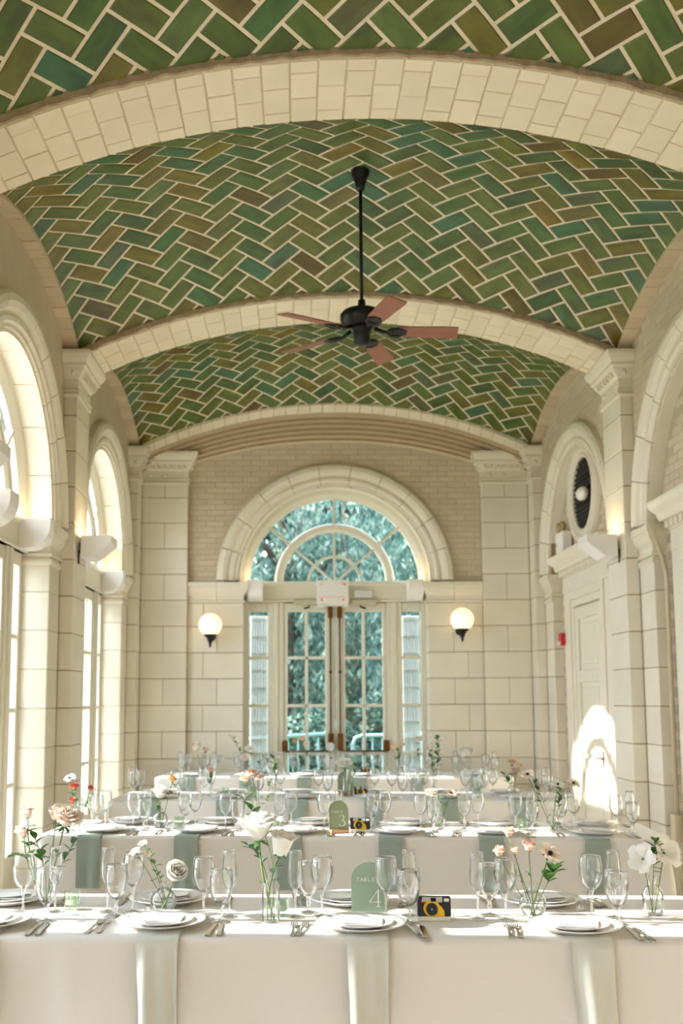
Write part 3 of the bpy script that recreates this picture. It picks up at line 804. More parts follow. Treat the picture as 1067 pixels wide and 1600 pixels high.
# door hardware, sign, closers, curtains
def hardware():
    D = -.22
    for sg in (-1, 1):
        x = sg*.055
        r = empty('panic_bar', (x, YE-D, .95)); side = 'left' if sg < 0 else 'right'
        tag(r, 'brass exit device with rods on the %s door leaf' % side, 'exit device')
        def P(mb_, nm, mt): o = mb_.build(nm, mt, r); o.matrix_parent_inverse = Matrix.Translation((-x, -(YE-D), -.95)); return o
        m = MB(fE, True); m.cbox(x-.032, x+.032, D, D+.05, .97, 1.17, .01); P(m, 'centre_case', 'brass')
        m = MB(fE, True); m.cbox(x-.028, x+.028, D, D+.05, 2.50, 2.64, .01); P(m, 'top_latch', 'brass')
        m = MB(fE, True); m.tube([fz for fz in ((x, D+.022, 1.16), (x, D+.022, 2.52))], .009, 8); P(m, 'rod', 'bronze')
        m = MB(fE, True); m.lathe([(.006, 0), (.017, .0), (.017, .03), (.006, .03)], (x, D+.022, 1.86), 10); P(m, 'rod_guide', 'bronze')
        m = MB(fE, True); e = sg*.585; m.tube([(x, D+.05, .965), (e, D+.05, .965)], .013, 8); P(m, 'push_bar', 'bronze')
        m = MB(fE, True); m.cbox(e-.035, e+.035, D, D+.06, .96, 1.09, .012); P(m, 'end_case', 'brass')
        # closer
        c = MB(fE, True); c.cbox(sg*.34-.15, sg*.34+.15, D+.02, D+.085, 2.655, 2.72, .01); c = c.build('door_closer', 'paint_dull'); tag(c, 'beige door closer box above the %s door leaf' % side, 'door closer')
        a = MB(fE, True); a.tube([(sg*.30, D+.06, 2.65), (sg*.30, D+.06, 2.63), (sg*.36, D+.04, 2.615)], .012, 8); a.build('arm', 'bronze', c)
    m = MB(fE, True); m.cbox(.23, .44, D+.02, D+.09, 2.735, 2.83, .008); tag(m.build('control_box', 'grey_plastic'), 'small pale box mounted above the right door closer', 'box')
    # unlit exit sign seen from its plain side
    m = MB(fE, True); m.cbox(-.215, .16, D+.06, D+.12, 2.66, 2.94, .008); s = m.build('exit_sign', 'white_plastic'); tag(s, 'white sign box with faint red corner marks above the doors', 'sign')
    m = MB(fE, True); m.cbox(-.21, -.13, D+.06, D+.1, 2.625, 2.655, .006); m.cbox(.085, .155, D+.06, D+.1, 2.625, 2.655, .006); m.cbox(-.21, .155, D+.06, D+.075, 2.64, 2.665, .003); m.build('mounting_flange', 'white_plastic', s)
    m = MB(fE, True); m.box(-.17, .13, D+.1195, D+.1212, 2.735, 2.75); m.build('faint_line', 'faint_pink', s)
    for (x0, x1, z0, z1) in ((-.168, -.14, 2.888, 2.90), (.075, .128, 2.893, 2.905), (.108, .128, 2.876, 2.893), (-.165, -.142, 2.70, 2.726), (.085, .108, 2.70, 2.72)):
        m = MB(fE, True); m.box(x0, x1, D+.1195, D+.1215, z0, z1); m.build('corner_mark', 'coral', s)
    for sg in (-1, 1):
        x0, x1 = (.79, 1.0) if sg > 0 else (-1.0, -.79)
        def fn(u, v, x0=x0, x1=x1):
            return (x0+(x1-x0)*u, -.33+.008*sin(u*2*pi*13)+.004*sin(u*41+v*3), .1+v*2.44)
        m = MB(fE, True); m.grid(fn, 80, 14)
        c = m.build('sheer_curtain', 'sheer'); tag(c, 'pleated white sheer curtain behind the %s sidelight' % ('left' if sg < 0 else 'right'), 'curtain')
        for k in range(11):
            z = 2.5-.2*k; q = MB(fE, True); q.box(x0, x1, -.348, -.342, z-.008, z+.008); q.build('rod', 'paint', c)
hardware()

# ------------------------------------------------------------------ wall lamps
def sconce(x, z, label):
    y = YE-.02-.17; r = empty('wall_sconce', (x, YE-.02, z-.25)); tag(r, label, 'wall lamp')
    def P(mb_, nm, mt): o = mb_.build(nm, mt, r); o.matrix_parent_inverse = Matrix.Translation((-x, -(YE-.02), -(z-.25))); return o
    m = MB(); m.ball((x, y, z), .132, 24, 16); P(m, 'globe', 'opal')
    m = MB(); m.lathe([(.02, -.20), (.028, -.185), (.034, -.16), (.05, -.14), (.075, -.118), (.08, -.108), (.0, -.108)], (x, y, z), 16); P(m, 'cup', 'black_metal')
    m = MB(); m.lathe([(.006, -.255), (.013, -.24), (.016, -.20), (.016, -.19)], (x, y, z), 10); P(m, 'finial', 'black_metal')
    m = MB(); m.tube([(x, y, z-.19), (x, y+.05, z-.205), (x, y+.11, z-.17), (x, y+.16, z-.12)], [.016, .014, .014, .018], 8); P(m, 'arm', 'black_metal')
    m = MB(); m.add(*disc((x, YE-.035, z-.12), .055, .02, 16)); P(m, 'back_plate', 'black_metal')
def disc(c, r, t, n):
    v = [(c[0]+r*cos(2*pi*k/n), c[1]-t/2, c[2]+r*sin(2*pi*k/n)) for k in range(n)]+[(c[0]+r*cos(2*pi*k/n), c[1]+t/2, c[2]+r*sin(2*pi*k/n)) for k in range(n)]
    return v, [tuple(range(n)), tuple(range(2*n-1, n-1, -1))]+[((k+1) % n, k, n+k, n+(k+1) % n) for k in range(n)]
sconce(-1.425, 2.40, 'lit globe sconce left of the glazed doors')
sconce(1.432, 2.455, 'lit globe sconce right of the glazed doors')

def warm_light(loc, e, size=.05):
    l = bpy.data.lights.new('uplight_bulb', 'POINT'); l.energy = e; l.color = (1., .80, .52); l.shadow_soft_size = size
    o = bpy.data.objects.new('uplight_bulb', l); COL.objects.link(o); o.location = loc; return o
def wedge_uplight(f, flip, s, label):
    m = MB(f, flip); P0 = PJ+.03; hw = .145; z0, z1 = 2.72, 2.90
    # hollow trough open at the top: outer wedge and inner wedge
    pr = [(P0, z1), (P0, z0+.0), (P0+.10, z0), (P0+.25, z1-.06), (P0+.25, z1), (P0+.235, z1), (P0+.235, z1-.055), (P0+.095, z0+.012), (P0+.012, z0+.012), (P0+.012, z1)]
    n = len(pr); v = [(s-hw, d, z) for d, z in pr]+[(s+hw, d, z) for d, z in pr]
    m.add(v, [(i, (i+1) % n, n+(i+1) % n, n+i) for i in range(n)])
    out = [0, 1, 2, 3, 4]
    m.add([(s-hw, d, z) for d, z in pr[:5]], [(0, 1, 2, 3, 4)]); m.add([(s+hw, d, z) for d, z in pr[:5]], [(4, 3, 2, 1, 0)])
    o = m.build('wall_uplight', 'white_plastic'); tag(o, label, 'uplight')
    b = MB(f, flip); b.box(s-.05, s+.05, PJ-.002, P0+.004, z0+.05, z1-.04); b.build('bracket', 'dark', o)
    b = MB(f, flip); b.ball((s, P0+.10, z1-.07), .03, 10, 8); b.build('bulb', 'bulb', o)
    b = MB(f, flip); b.tube([(s-.12, PJ+.012, z0+.06), (s-.12, PJ+.012, z0-.01), (s-.10, PJ+.01, z0-.03), (s-.11, PJ+.01, z0-.05)], .006, 6); b.build('cable', 'dark', o)
    p = Vector(f(s, P0+.10, z1-.02)); l = warm_light(p, 1.6); l.parent = o
for yp, nm in ((PIERS[3], ' second'), (PIERS[2], ' nearest')):
    wedge_uplight(fL, False, yp, 'white wedge uplight on the left%s pier' % nm)
    wedge_uplight(fR, True, yp, 'white wedge uplight on the right%s pier' % nm)
def box_uplight(f, flip, s, label, d0=-.21, w=.105):
    m = MB(f, flip); z0, z1 = 2.70, 2.93; dd = .26
    pr = [(d0, z1), (d0, z0+.0), (d0+.07, z0)]+[(d0+.07+(dd-.07)*sin(t*pi/12), z1-.06-(z1-.06-z0)*cos(t*pi/12)) for t in range(1, 7)]+[(d0+dd, z1)]
    n = len(pr); m.add([(s-w, d, z) for d, z in pr]+[(s+w, d, z) for d, z in pr], [(i, i+1, n+i+1, n+i) for i in range(n-1)]+[tuple(range(n)), tuple(range(2*n-1, n-1, -1))])
    o = m.build('window_uplight', 'white_plastic'); tag(o, label, 'uplight')
    b = MB(f, flip); b.box(s-.06, s+.06, d0-.01, d0+.05, z1-.02, z1+.012); b.build('lamp_strip', 'bulb', o)
    l = warm_light(f(s, d0+.10, z1+.05), .35, .03); l.parent = o
for bi, w_ in ((4, 'far left window'), (3, 'left edge window'), (2, 'window beside the nearest table')):
    for sg in (-1, 1):
        box_uplight(shift(fL, BAYS[bi]), False, sg*.94, 'white rounded uplight on the %s end of the %s' % ('far' if sg > 0 else 'near', w_))
box_uplight(shift(fL, BAYS[3]), False, -.16, 'white rounded lamp box mid transom of the left edge window')
for sg in (-1, 1): box_uplight(fE, True, sg*.93, 'white box uplight at the %s end of the door transom' % ('left' if sg < 0 else 'right'), w=.088)

# emergency light, alarm, conduits
def emergency():
    f = shift(fR, BAYS[4]); D = -.10; s = .62
    m = MB(f, True); m.cbox(s-.15, s+.15, D+.02, D+.12, 3.08, 3.30, .008); o = m.build('emergency_light', 'white_plastic'); tag(o, 'white emergency light box with two round lamps beside the oculus', 'emergency light')
    m = MB(f, True); m.box(s-.08, s+.08, D-.01, D+.02, 3.13, 3.25); m.build('bracket', 'dark', o)
    m = MB(f, True); m.cbox(s+.09, s+.105, D+.118, D+.124, 3.165, 3.18, .002); m.build('indicator', 'dark', o)
    for k in (-.07, .07):
        m = MB(f, True); rr = []
        for r, d in ((.02, .0), (.05, .02), (.055, .05), (.05, .055), (.01, .045)):
            rr.append([(s+k+r*cos(2*pi*q/16), D+.06+d, 3.355+r*sin(2*pi*q/16)) for q in range(16)])
        m.loft(rr, True, True, True); m.build('lamp_head', 'brass_pale', o)
        m = MB(f, True); m.tube([(s+k, D+.07, 3.295), (s+k, D+.07, 3.33)], .01, 6); m.build('swivel', 'conduit', o)
emergency()
f4 = shift(fR, BAYS[4])
m = MB(f4, True); m.cbox(.80, .90, -.062, -.01, 2.12, 2.25, .006); o = m.build('fire_alarm', 'red'); tag(o, 'small red fire alarm on the right wall door surround', 'fire alarm')
m = MB(f4, True); m.cbox(.82, .88, -.012, .01, 2.12, 2.16, .004); m.build('strobe', 'white_plastic', o)
m = MB(f4, True); m.tube([(-.93, -.07, 2.62), (-.93, -.07, .02)], .022, 10); m.tube([(-.93, -.07, 2.60), (-.93, -.05, 2.70), (-.95, -.03, 2.82)], .022, 10)
tag(m.build('conduit_pipe', 'conduit'), 'vertical beige conduit beside the sunlit door', 'pipe')
f3 = shift(fR, BAYS[3])
m = MB(f3, True); m.tube([(.90, .08, 2.92), (.90, .02, 2.72), (.93, -.03, 2.62), (.955, -.06, 2.5), (.955, -.06, .68)], .018, 10); o = m.build('conduit_pipe', 'conduit'); tag(o, 'thin curved conduit running down to the outlet box', 'pipe')
m = MB(f3, True); m.cbox(.915, .995, -.09, -.02, .50, .70, .008); tag(m.build('outlet_box', 'conduit'), 'cream outlet box low on the right wall', 'outlet')

# ------------------------------------------------------------------ ceiling fan
def fan():
    X, Y = .025, 7.005; r = empty('ceiling_fan', (X, Y, 3.98)); tag(r, 'black ceiling fan with five reddish wooden blades', 'ceiling fan')
    def P(mb_, nm, mt, par=None): o = mb_.build(nm, mt, par or r); return o
    z = lambda h: h-3.98
    m = MB(); m.lathe([(.0, z(5.27)), (.062, z(5.268)), (.068, z(5.245)), (.062, z(5.225)), (.05, z(5.20)), (.035, z(5.15)), (.026, z(5.11)), (.014, z(5.105))][::-1], seg=24); P(m, 'canopy', 'black_metal')
    m = MB(); m.lathe([(.0125, z(4.26)), (.0125, z(5.12))], seg=12); P(m, 'down_rod', 'black_metal')
    m = MB(); m.lathe([(.0, z(4.12)), (.10, z(4.122)), (.135, z(4.14)), (.15, z(4.17)), (.15, z(4.20)), (.13, z(4.225)), (.09, z(4.24)), (.04, z(4.25)), (.028, z(4.26)), (.024, z(4.31)), (.014, z(4.315))], seg=32); P(m, 'motor_housing', 'black_metal')
    m = MB(); m.lathe([(.0, z(3.985)), (.045, z(3.988)), (.056, z(4.0)), (.058, z(4.06)), (.066, z(4.10)), (.08, z(4.125))], seg=24); P(m, 'switch_housing', 'black_metal')
    m = MB(); m.tube([(.03, -.02, z(3.985)), (.03, -.02, z(3.90))], .002, 4); P(m, 'pull_chain', 'bronze')
    for k in range(5):
        a = .606+pi-k*2*pi/5; ca, sa = cos(a), sin(a); tilt = radians(-13)
        def T(l, w, h, ca=ca, sa=sa):
            w2, h2 = w*cos(tilt)-h*sin(tilt), w*sin(tilt)+h*cos(tilt)
            return (l*ca-w2*sa, l*sa+w2*ca, z(4.085)+h2-.03*max(0, l-.2))
        b = MB(T); L0, L1 = .235, .66; n = 10; top = []
        for i in range(n+1):
            l = L0+(L1-L0)*i/n; hw = .058+.012*i/n
            if i == 0: hw *= .8
            if i == n: hw *= .93
            top.append((l, hw))
        outl = [(l, hw) for l, hw in top]+[(l, -hw) for l, hw in top[::-1]]; q = len(outl)
        b.add([(l, w, .004) for l, w in outl]+[(l, w, -.004) for l, w in outl], [tuple(range(q)), tuple(range(2*q-1, q-1, -1))]+[((i+1) % q, i, q+i, q+(i+1) % q) for i in range(q)])
        bl = P(b, 'blade', 'blade_wood')
        b = MB(T); b.tube([(.09, 0, .02), (.15, 0, -.005), (.20, 0, -.012)], [.014, .012, .012], 8)
        for s in (-1, 1):
            b.tube([(.17, 0, -.008), (.20, .035*s, -.010), (.245, .045*s, -.008), (.28, .03*s, -.008), (.30, .012*s, -.008)], [.010, .012, .011, .010, .006], 8)
        b.cbox(.19, .31, -.028, .028, -.011, -.005, .003); b.ball((.205, 0, -.012), .02, 10, 6, (1, 1, .6))
        P(b, 'blade_bracket', 'black_metal', bl)
fan()

#TABLES#
# ------------------------------------------------------------------ tables and cloths
TH = .76
TABLES = {   # key: centre x, centre y, angle, name used in labels
    1: (-.10, 4.045, -.045, 'nearest table'), 2: (-.10, 6.655, -.085, 'second table'),
    3: (-.08, 8.87, -.06, 'third table'), 4: (-.05, 11.37, -.04, 'farthest table')}
HX, HY = 1.84, .395
def cloth(k):
    cx, cy, ang, nm = TABLES[k]; rnd = random.Random(50+k)
    r = .04; n_c = 5; base = []
    def seg(p, q, n): return [(p[0]+(q[0]-p[0])*i/n, p[1]+(q[1]-p[1])*i/n) for i in range(n)]
    pts = []; nrm = []
    cs = [((HX-r, -HY+r), -pi/2), ((HX-r, HY-r), 0), ((-HX+r, HY-r), pi/2), ((-HX+r, -HY+r), pi)]
    for i, (c, a0) in enumerate(cs):
        for j in range(n_c+1):
            a = a0+pi/2*j/n_c; pts.append((c[0]+r*cos(a), c[1]+r*sin(a))); nrm.append((cos(a), sin(a)))
        nx = cs[(i+1) % 4]; a1 = a0+pi/2
        e0 = (c[0]+r*cos(a1), c[1]+r*sin(a1)); e1 = (nx[0][0]+r*cos(nx[1]), nx[0][1]+r*sin(nx[1]))
        n = 100 if i in (1, 3) else 22
        for j in range(1, n): pts.append((e0[0]+(e1[0]-e0[0])*j/n, e0[1]+(e1[1]-e0[1])*j/n)); nrm.append((cos(a1), sin(a1)))
    per = [0.]
    for i in range(1, len(pts)): per.append(per[-1]+hypot(pts[i][0]-pts[i-1][0], pts[i][1]-pts[i-1][1]))
    tot = per[-1]+hypot(pts[0][0]-pts[-1][0], pts[0][1]-pts[-1][1])
    wv = [(rnd.randint(5, 30), rnd.uniform(0, 6.28), rnd.uniform(.3, 1)) for _ in range(7)]
    creases = [rnd.uniform(0, tot) for _ in range(9)]
    rings = [[(p[0]*.98, p[1]*.95, TH) for p in pts]]
    lev = [(0, 0), (.006, -.001), (.012, -.005), (.017, -.012), (.019, -.022)]
    lev += [(.019+.006*t, -.022-(TH-.05)*t) for t in [i/13 for i in range(1, 14)]]
    for o, dz in lev:
        t = min(1, max(0, -dz-.03)/.7); ring = []
        for p, nn, u in zip(pts, nrm, per):
            w = sum(a*sin(2*pi*f_*u/tot+ph) for f_, ph, a in wv)/4
            cr = sum(math.exp(-((u-c)/.018)**2) for c in creases)*.009*min(1, -dz*14)
            cornr = max(0, abs(p[0])/HX*abs(p[1])/HY-.80)/.2 if abs(abs(p[0])-HX) < .35 and abs(abs(p[1])-HY) < .3 else 0
            oo = o+.027*t**.8*w+.035*t*cornr+cr-.012*sin(pi*min(1, t*3))*(1-t)
            ring.append((p[0]+nn[0]*oo, p[1]+nn[1]*oo, TH+dz))
        rings.append(ring)
    m = MB(); nn_ = len(pts); m.loft(rings, True, False, True)
    m.add([(p[0]*.98, p[1]*.95, TH) for p in pts], [tuple(range(nn_))])
    o = m.build('tablecloth', 'cloth', None, (cx, cy, 0)); o.rotation_euler = (0, 0, ang)
    tag(o, 'floor-length cream cloth covering the %s' % nm, 'tablecloth')
    t = empty('banquet_table', (cx, cy, 0), ang); tag(t, 'long banquet table hidden under the cloth of the %s' % nm, 'table')
    b = MB(); b.cbox(-HX+.02, HX-.02, -HY+.02, HY-.02, TH-.045, TH-.008, .005); b.build('tabletop', 'wood_base', t)
    for sx in (-1.6, -.1, .1, 1.6):
        for sy in (-.3, .3):
            b = MB(); b.tube([(sx, sy, 0), (sx, sy, TH-.045)], .016, 8); b.build('leg', 'bronze', t)
for k in TABLES: cloth(k)
OB = {1: [], 2: [], 3: [], 4: []}
def loc2w(k, lx, ly, z=TH):
    cx, cy, a, _ = TABLES[k]
    return Vector((cx+lx*cos(a)-ly*sin(a), cy+lx*sin(a)+ly*cos(a), z))
def w2loc(k, x, y):
    cx, cy, a, _ = TABLES[k]; dx, dy = x-cx, y-cy
    return dx*cos(a)+dy*sin(a), -dx*sin(a)+dy*cos(a)

# ------------------------------------------------------------------ tableware prototypes (meshes shared by all copies)
def mesh_of(mb_, name, m):
    me = bpy.data.meshes.new(name); me.from_pydata(mb_.v, [], mb_.f); me.polygons.foreach_set('use_smooth', mb_.sm); me.materials.append(MATS[m]); me.update(); return me
def lathe_me(name, prof, m, seg=32):
    b = MB(); b.lathe(prof, seg=seg, caps=False); return mesh_of(b, name, m)
def wall(outer, t=.0012):
    """open vessel: outer profile bottom to top, then back down inside"""
    inner = [(max(r-t, .0005), z+(t if i == 0 else 0)) for i, (r, z) in enumerate(outer)]
    return outer+inner[::-1]
def glass_meshes(kind, seg):
    if kind == 'flute':
        bowl = [(.0006, .098), (.010, .101), (.018, .108), (.0245, .122), (.028, .14), (.0285, .16), (.0268, .19), (.0245, .218), (.0238, .238)]
        stem = [(.0055, .006), (.0042, .02), (.0040, .05), (.0052, .07), (.0072, .085), (.010, .1015)]; fr = .032
    elif kind == 'wine':
        bowl = [(.0006, .092), (.013, .095), (.026, .106), (.036, .124), (.0415, .144), (.0432, .163), (.0418, .186), (.0375, .212), (.0362, .218)]
        stem = [(.006, .006), (.0044, .018), (.0041, .05), (.005, .072), (.008, .086), (.013, .0955)]; fr = .035
    else:
        bowl = [(.0006, .058), (.014, .061), (.027, .073), (.036, .091), (.0412, .112), (.0432, .134), (.0424, .158), (.0398, .186)]
        stem = [(.009, .006), (.0062, .014), (.0058, .026), (.0105, .033), (.0062, .040), (.0075, .05), (.014, .0615)]; fr = .035
    foot = [(.0006, .0), (fr, .0), (fr+.001, .0015), (fr-.004, .003), (.012, .0055), (.006, .009), (.0006, .009)]
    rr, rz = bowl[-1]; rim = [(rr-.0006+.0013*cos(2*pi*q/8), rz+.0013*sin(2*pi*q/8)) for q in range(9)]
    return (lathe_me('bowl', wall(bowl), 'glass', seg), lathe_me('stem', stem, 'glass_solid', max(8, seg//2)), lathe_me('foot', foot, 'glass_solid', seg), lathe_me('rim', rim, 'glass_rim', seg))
GM = {(k, n): glass_meshes(k, s) for k in ('flute', 'wine', 'water') for n, s in (('hi', 32), ('lo', 16))}
def whole(meshes, name):
    b = MB(); idx = []
    for i, me in enumerate(meshes):
        b.add([tuple(v.co) for v in me.vertices], [tuple(p.vertices) for p in me.polygons], True); idx += [i]*len(me.polygons)
    out = mesh_of(b, name, 'glass')
    for me in meshes[1:]: out.materials.append(me.materials[0])
    out.polygons.foreach_set('material_index', idx); return out
GNAME = {'flute': ('champagne_flute', 'tall slender champagne flute'), 'wine': ('wine_glass', 'round-bowled wine glass'), 'water': ('water_goblet', 'short-stemmed water goblet')}
GLO = {k: whole(GM[(k, 'lo')], GNAME[k][0]) for k in GNAME}
def link(me, name, loc, rz=0., parent=None):
    o = bpy.data.objects.new(name, me); COL.objects.link(o); o.location = loc; o.rotation_euler = (0, 0, rz)
    if parent is not None: o.parent = parent
    return o
def put_glass(kind, p, label, group, hi):
    nm, desc = GNAME[kind]
    if hi:
        r = empty(nm, p, random.uniform(0, 6))
        for me, pn in zip(GM[(kind, 'hi')], ('bowl', 'stem', 'foot', 'rim')): link(me, pn, (0, 0, 0), 0, r)
    else: r = link(GLO[kind], nm, p, random.uniform(0, 6))
    tag(r, 'clear %s %s' % (desc, label), 'glass', group)
DIN = lathe_me('dinner_plate', [(.0005, .002), (.085, .002), (.09, .0), (.098, .002), (.105, .008), (.155, .021), (.158, .0235), (.156, .025), (.108, .0125), (.098, .0075), (.0005, .0065)], 'porcelain', 48)
SAL = lathe_me('salad_plate', [(.0005, .002), (.062, .002), (.066, .0), (.072, .003), (.078, .007), (.112, .0155), (.1145, .018), (.1125, .019), (.078, .0105), (.07, .0065), (.0005, .0055)], 'porcelain', 40)
def card_me():
    b = MB(); b.box(-.055, .055, -.075, .075, 0, .0016)
    def fn(u, v): return (-.055+.11*u, -.075+.15*v, .0025+.010*(v**2)*(.4+.6*u))
    b.grid(fn, 6, 8); b.grid(lambda u, v: tuple(fn(u, v)[:2])+(fn(u, v)[2]+.0008,), 6, 8)
    return mesh_of(b, 'menu_card', 'paper')
CARD = card_me()
def fork_me():
    b = MB(); path = [(-.098, .004), (-.06, .0035), (-.02, .006), (.02, .009), (.045, .0065)]
    wid = [.0085, .007, .0042, .0042, .006]; rings = []
    for (y, z), w in zip(path, wid): rings.append([(-w, y, z-.0012), (w, y, z-.0012), (w, y, z+.0012), (-w, y, z+.0012)])
    rings.append([(-.0115, .055, .004), (.0115, .055, .004), (.0115, .055, .0064), (-.0115, .055, .0064)])
    b.loft(rings); h = mesh_of(b, 'handle', 'steel')
    t = []
    for k in range(4):
        c = MB(); x = -.0096+.0064*k
        c.loft([[(x-.0019, y, z), (x+.0019, y, z), (x+.0019, y, z+.0022), (x-.0019, y, z+.0022)] if i < 3 else [(x-.0008, y, z), (x+.0008, y, z), (x+.0008, y, z+.0014), (x-.0008, y, z+.0014)]
                for i, (y, z) in enumerate(((.053, .004), (.07, .003), (.088, .005), (.102, .010)))]); t.append(mesh_of(c, 'tine', 'steel'))
    return h, t
FORK = fork_me()
def knife_me():
    b = MB(); b.loft([[(-w, y, .001), (w, y, .001), (w, y, .001+h), (-w, y, .001+h)] for y, w, h in ((-.115, .006, .004), (-.11, .0085, .006), (-.05, .0075, .006), (-.012, .0058, .0055), (-.006, .005, .004))]); h = mesh_of(b, 'handle', 'steel')
    b = MB(); b.loft([[(-w0, y, .002), (w1, y, .002), (w1, y, .0034), (-w0, y, .0034)] for y, w0, w1 in ((-.008, .005, .005), (.01, .006, .009), (.07, .006, .0105), (.095, .006, .008), (.108, .005, -.001))]); return h, mesh_of(b, 'blade', 'steel')
KNIFE = knife_me()
FLOW = FORK[0]; 
def whole2(meshes, name, m):
    b = MB()
    for me in meshes: b.add([tuple(v.co) for v in me.vertices], [tuple(p.vertices) for p in me.polygons])
    return mesh_of(b, name, m)
FORK_LO = whole2([FORK[0]]+FORK[1], 'fork', 'steel'); KNIFE_LO = whole2(KNIFE, 'knife', 'steel')
def put_fork(p, rz, label, hi):
    if hi:
        r = empty('fork', p, rz); link(FORK[0], 'handle', (0, 0, 0), 0, r)
        for t in FORK[1]: link(t, 'tine', (0, 0, 0), 0, r)
    else: r = link(FORK_LO, 'fork', p, rz)
    tag(r, label, 'fork', 'steel forks')
def put_knife(p, rz, label, hi):
    if hi:
        r = empty('knife', p, rz); link(KNIFE[0], 'handle', (0, 0, 0), 0, r); link(KNIFE[1], 'blade', (0, 0, 0), 0, r)
    else: r = link(KNIFE_LO, 'knife', p, rz)
    tag(r, label, 'knife', 'steel knives')
def napkin(k, lx, sgn, label, hang, pale, seed):
    rnd = random.Random(seed); hw = .071; ph = rnd.uniform(0, 6); ed = HY+.024
    cx, cy, a, _ = TABLES[k]
    def fn(u, v, off=0.):
        x = (u-.5)*2*hw; L = v*(.20+hang)
        if L < .20:
            y, z = -(ed-.20+L), TH+.003+off
        else:
            h = L-.20; y = -(ed+.005+.012*min(1, h*8)+off); z = TH+.002-h
            t = min(1, h*5)
            y -= t*(.010*sin(x*42+ph)+.006*sin(x*85+ph*2))*(1.3 if pale else .45)+.004
            x = x*(1-.10*t*(1 if pale else .2))+ (.012*sin(ph)*t*h*4 if pale else 0)
        return (lx+(x if sgn > 0 else -x), y*sgn, z)
    m = MB(); n1, n2 = 14, 26
    m.grid(lambda u, v: fn(u, v, .0022), n1, n2); m.grid(lambda u, v: fn(1-u, v, .0), n1, n2)
    o = m.build('napkin', 'napkin_pale' if pale else 'napkin', None, (cx, cy, 0)); o.rotation_euler = (0, 0, a)
    tag(o, label, 'napkin', 'sage napkins hanging from the tables')
ORD = ['first', 'second', 'third', 'fourth', 'fifth', 'sixth']
def setting(k, pos, i, side, cutlery, napk, hi):
    """side 'near' or 'far'; pos = plate centre in table coordinates"""
    tn = TABLES[k][3]; a = TABLES[k][2]; sg = 1 if side == 'near' else -1; rz = a+(0 if sg > 0 else pi)
    spot = 'at the %s %s-side place from the left, %s' % (ORD[i], side, tn)
    lx, ly = pos; p = loc2w(k, lx, ly, TH+.004)
    o = link(DIN, 'dinner_plate', p, rz); tag(o, 'wide white dinner plate '+spot, 'plate', 'dinner plates')
    p2 = p+Vector((0, 0, .0075)); o = link(SAL, 'salad_plate', p2, rz); tag(o, 'small white salad plate '+spot, 'plate', 'salad plates')
    o = link(CARD, 'menu_card', p+Vector((0, 0, .0225)), rz+radians(90)+random.uniform(-.25, .25)); tag(o, 'white menu card '+spot, 'menu card', 'menu cards')
    if napk: napkin(k, lx+napk[0], sg, 'sage napkin hanging over the edge '+spot, napk[1], k == 1, 10*k+i+(50 if sg < 0 else 0))
    if cutlery:
        for q, (dx, w) in enumerate(((-.235, 'outer'), (-.205, 'inner'))):
            pp = loc2w(k, lx+sg*dx, ly-sg*(.03 if q == 0 else .02)); put_fork(pp, rz+random.uniform(-.12, .06), '%s steel fork %s' % (w, spot), hi)
        for q, (dx, w) in enumerate(((.185, 'inner'), (.215, 'outer'))):
            pp = loc2w(k, lx+sg*dx, ly-sg*.05); put_knife(pp, rz+random.uniform(-.05, .15), '%s steel knife %s' % (w, spot), hi)
# nearest table: measured positions
N1 = [(-1.527, 3.876), (-.902, 3.85), (-.196, 3.791), (.546, 3.742)]
F1 = [(-1.571, 4.30), (-.929, 4.285), (-.215, 4.25), (.534, 4.215)]
for i, p in enumerate(N1): setting(1, w2loc(1, *p), i, 'near', True, (.02, .40), True)
for i, p in enumerate(F1): setting(1, w2loc(1, *p), i, 'far', True, (.0, .35), True)
GN1 = [dict(wine=(-1.452, 4.075), flute=(-1.343, 4.125), water=(-1.335, 3.955)), dict(wine=(-.765, 3.987), flute=(-.672, 4.012), water=(-.695, 3.915)),
       dict(wine=(-.092, 3.975), flute=(-.002, 4.02), water=(-.018, 3.885)), dict(wine=(.668, 3.985), flute=(.748, 3.965), water=(.722, 3.845))]
GF1 = [dict(flute=(-1.142, 4.118), water=(-1.095, 4.035), wine=(-1.045, 4.115)), dict(flute=(-.426, 4.00), water=(-.377, 4.085), wine=(-.328, 4.01)),
       dict(flute=(.240, 3.945), water=(.297, 4.02), wine=(.340, 3.93))]
for side, arr, of in (('near', GN1, 0), ('far', GF1, 1)):
    for i, d in enumerate(arr):
        for kd, (x, y) in d.items():
            put_glass(kd, (x, y, TH+.001), 'by the %s %s-side place from the left, nearest table' % (ORD[i+of], side), 'glasses', True)
# ------------------------------------------------------------------ vases, votives and flowers
VPROF = {
    'bottle': [(.0006, .001), (.029, .001), (.031, .004), (.0315, .10), (.030, .115), (.024, .13), (.0145, .139), (.0125, .146), (.0125, .168), (.0165, .172), (.0165, .178)],
    'ball': [(.0006, .001), (.022, .001), (.034, .008), (.045, .026), (.0495, .045), (.047, .064), (.038, .081), (.024, .092), (.0155, .098), (.0145, .112), (.019, .118)],
    'small': [(.0006, .001), (.030, .001), (.035, .006), (.037, .06), (.033, .082), (.020, .097), (.0145, .103), (.014, .122), (.019, .128)],
    'tube': [(.0006, .001), (.022, .001), (.024, .004), (.022, .05), (.016, .10), (.014, .15), (.020, .178)],
    'tall': [(.0006, .001), (.020, .001), (.022, .004), (.022, .14), (.014, .16), (.013, .185), (.017, .19)]}
VME = {k: lathe_me('glass_body', wall(v, .0018), 'glass', 28) for k, v in VPROF.items()}
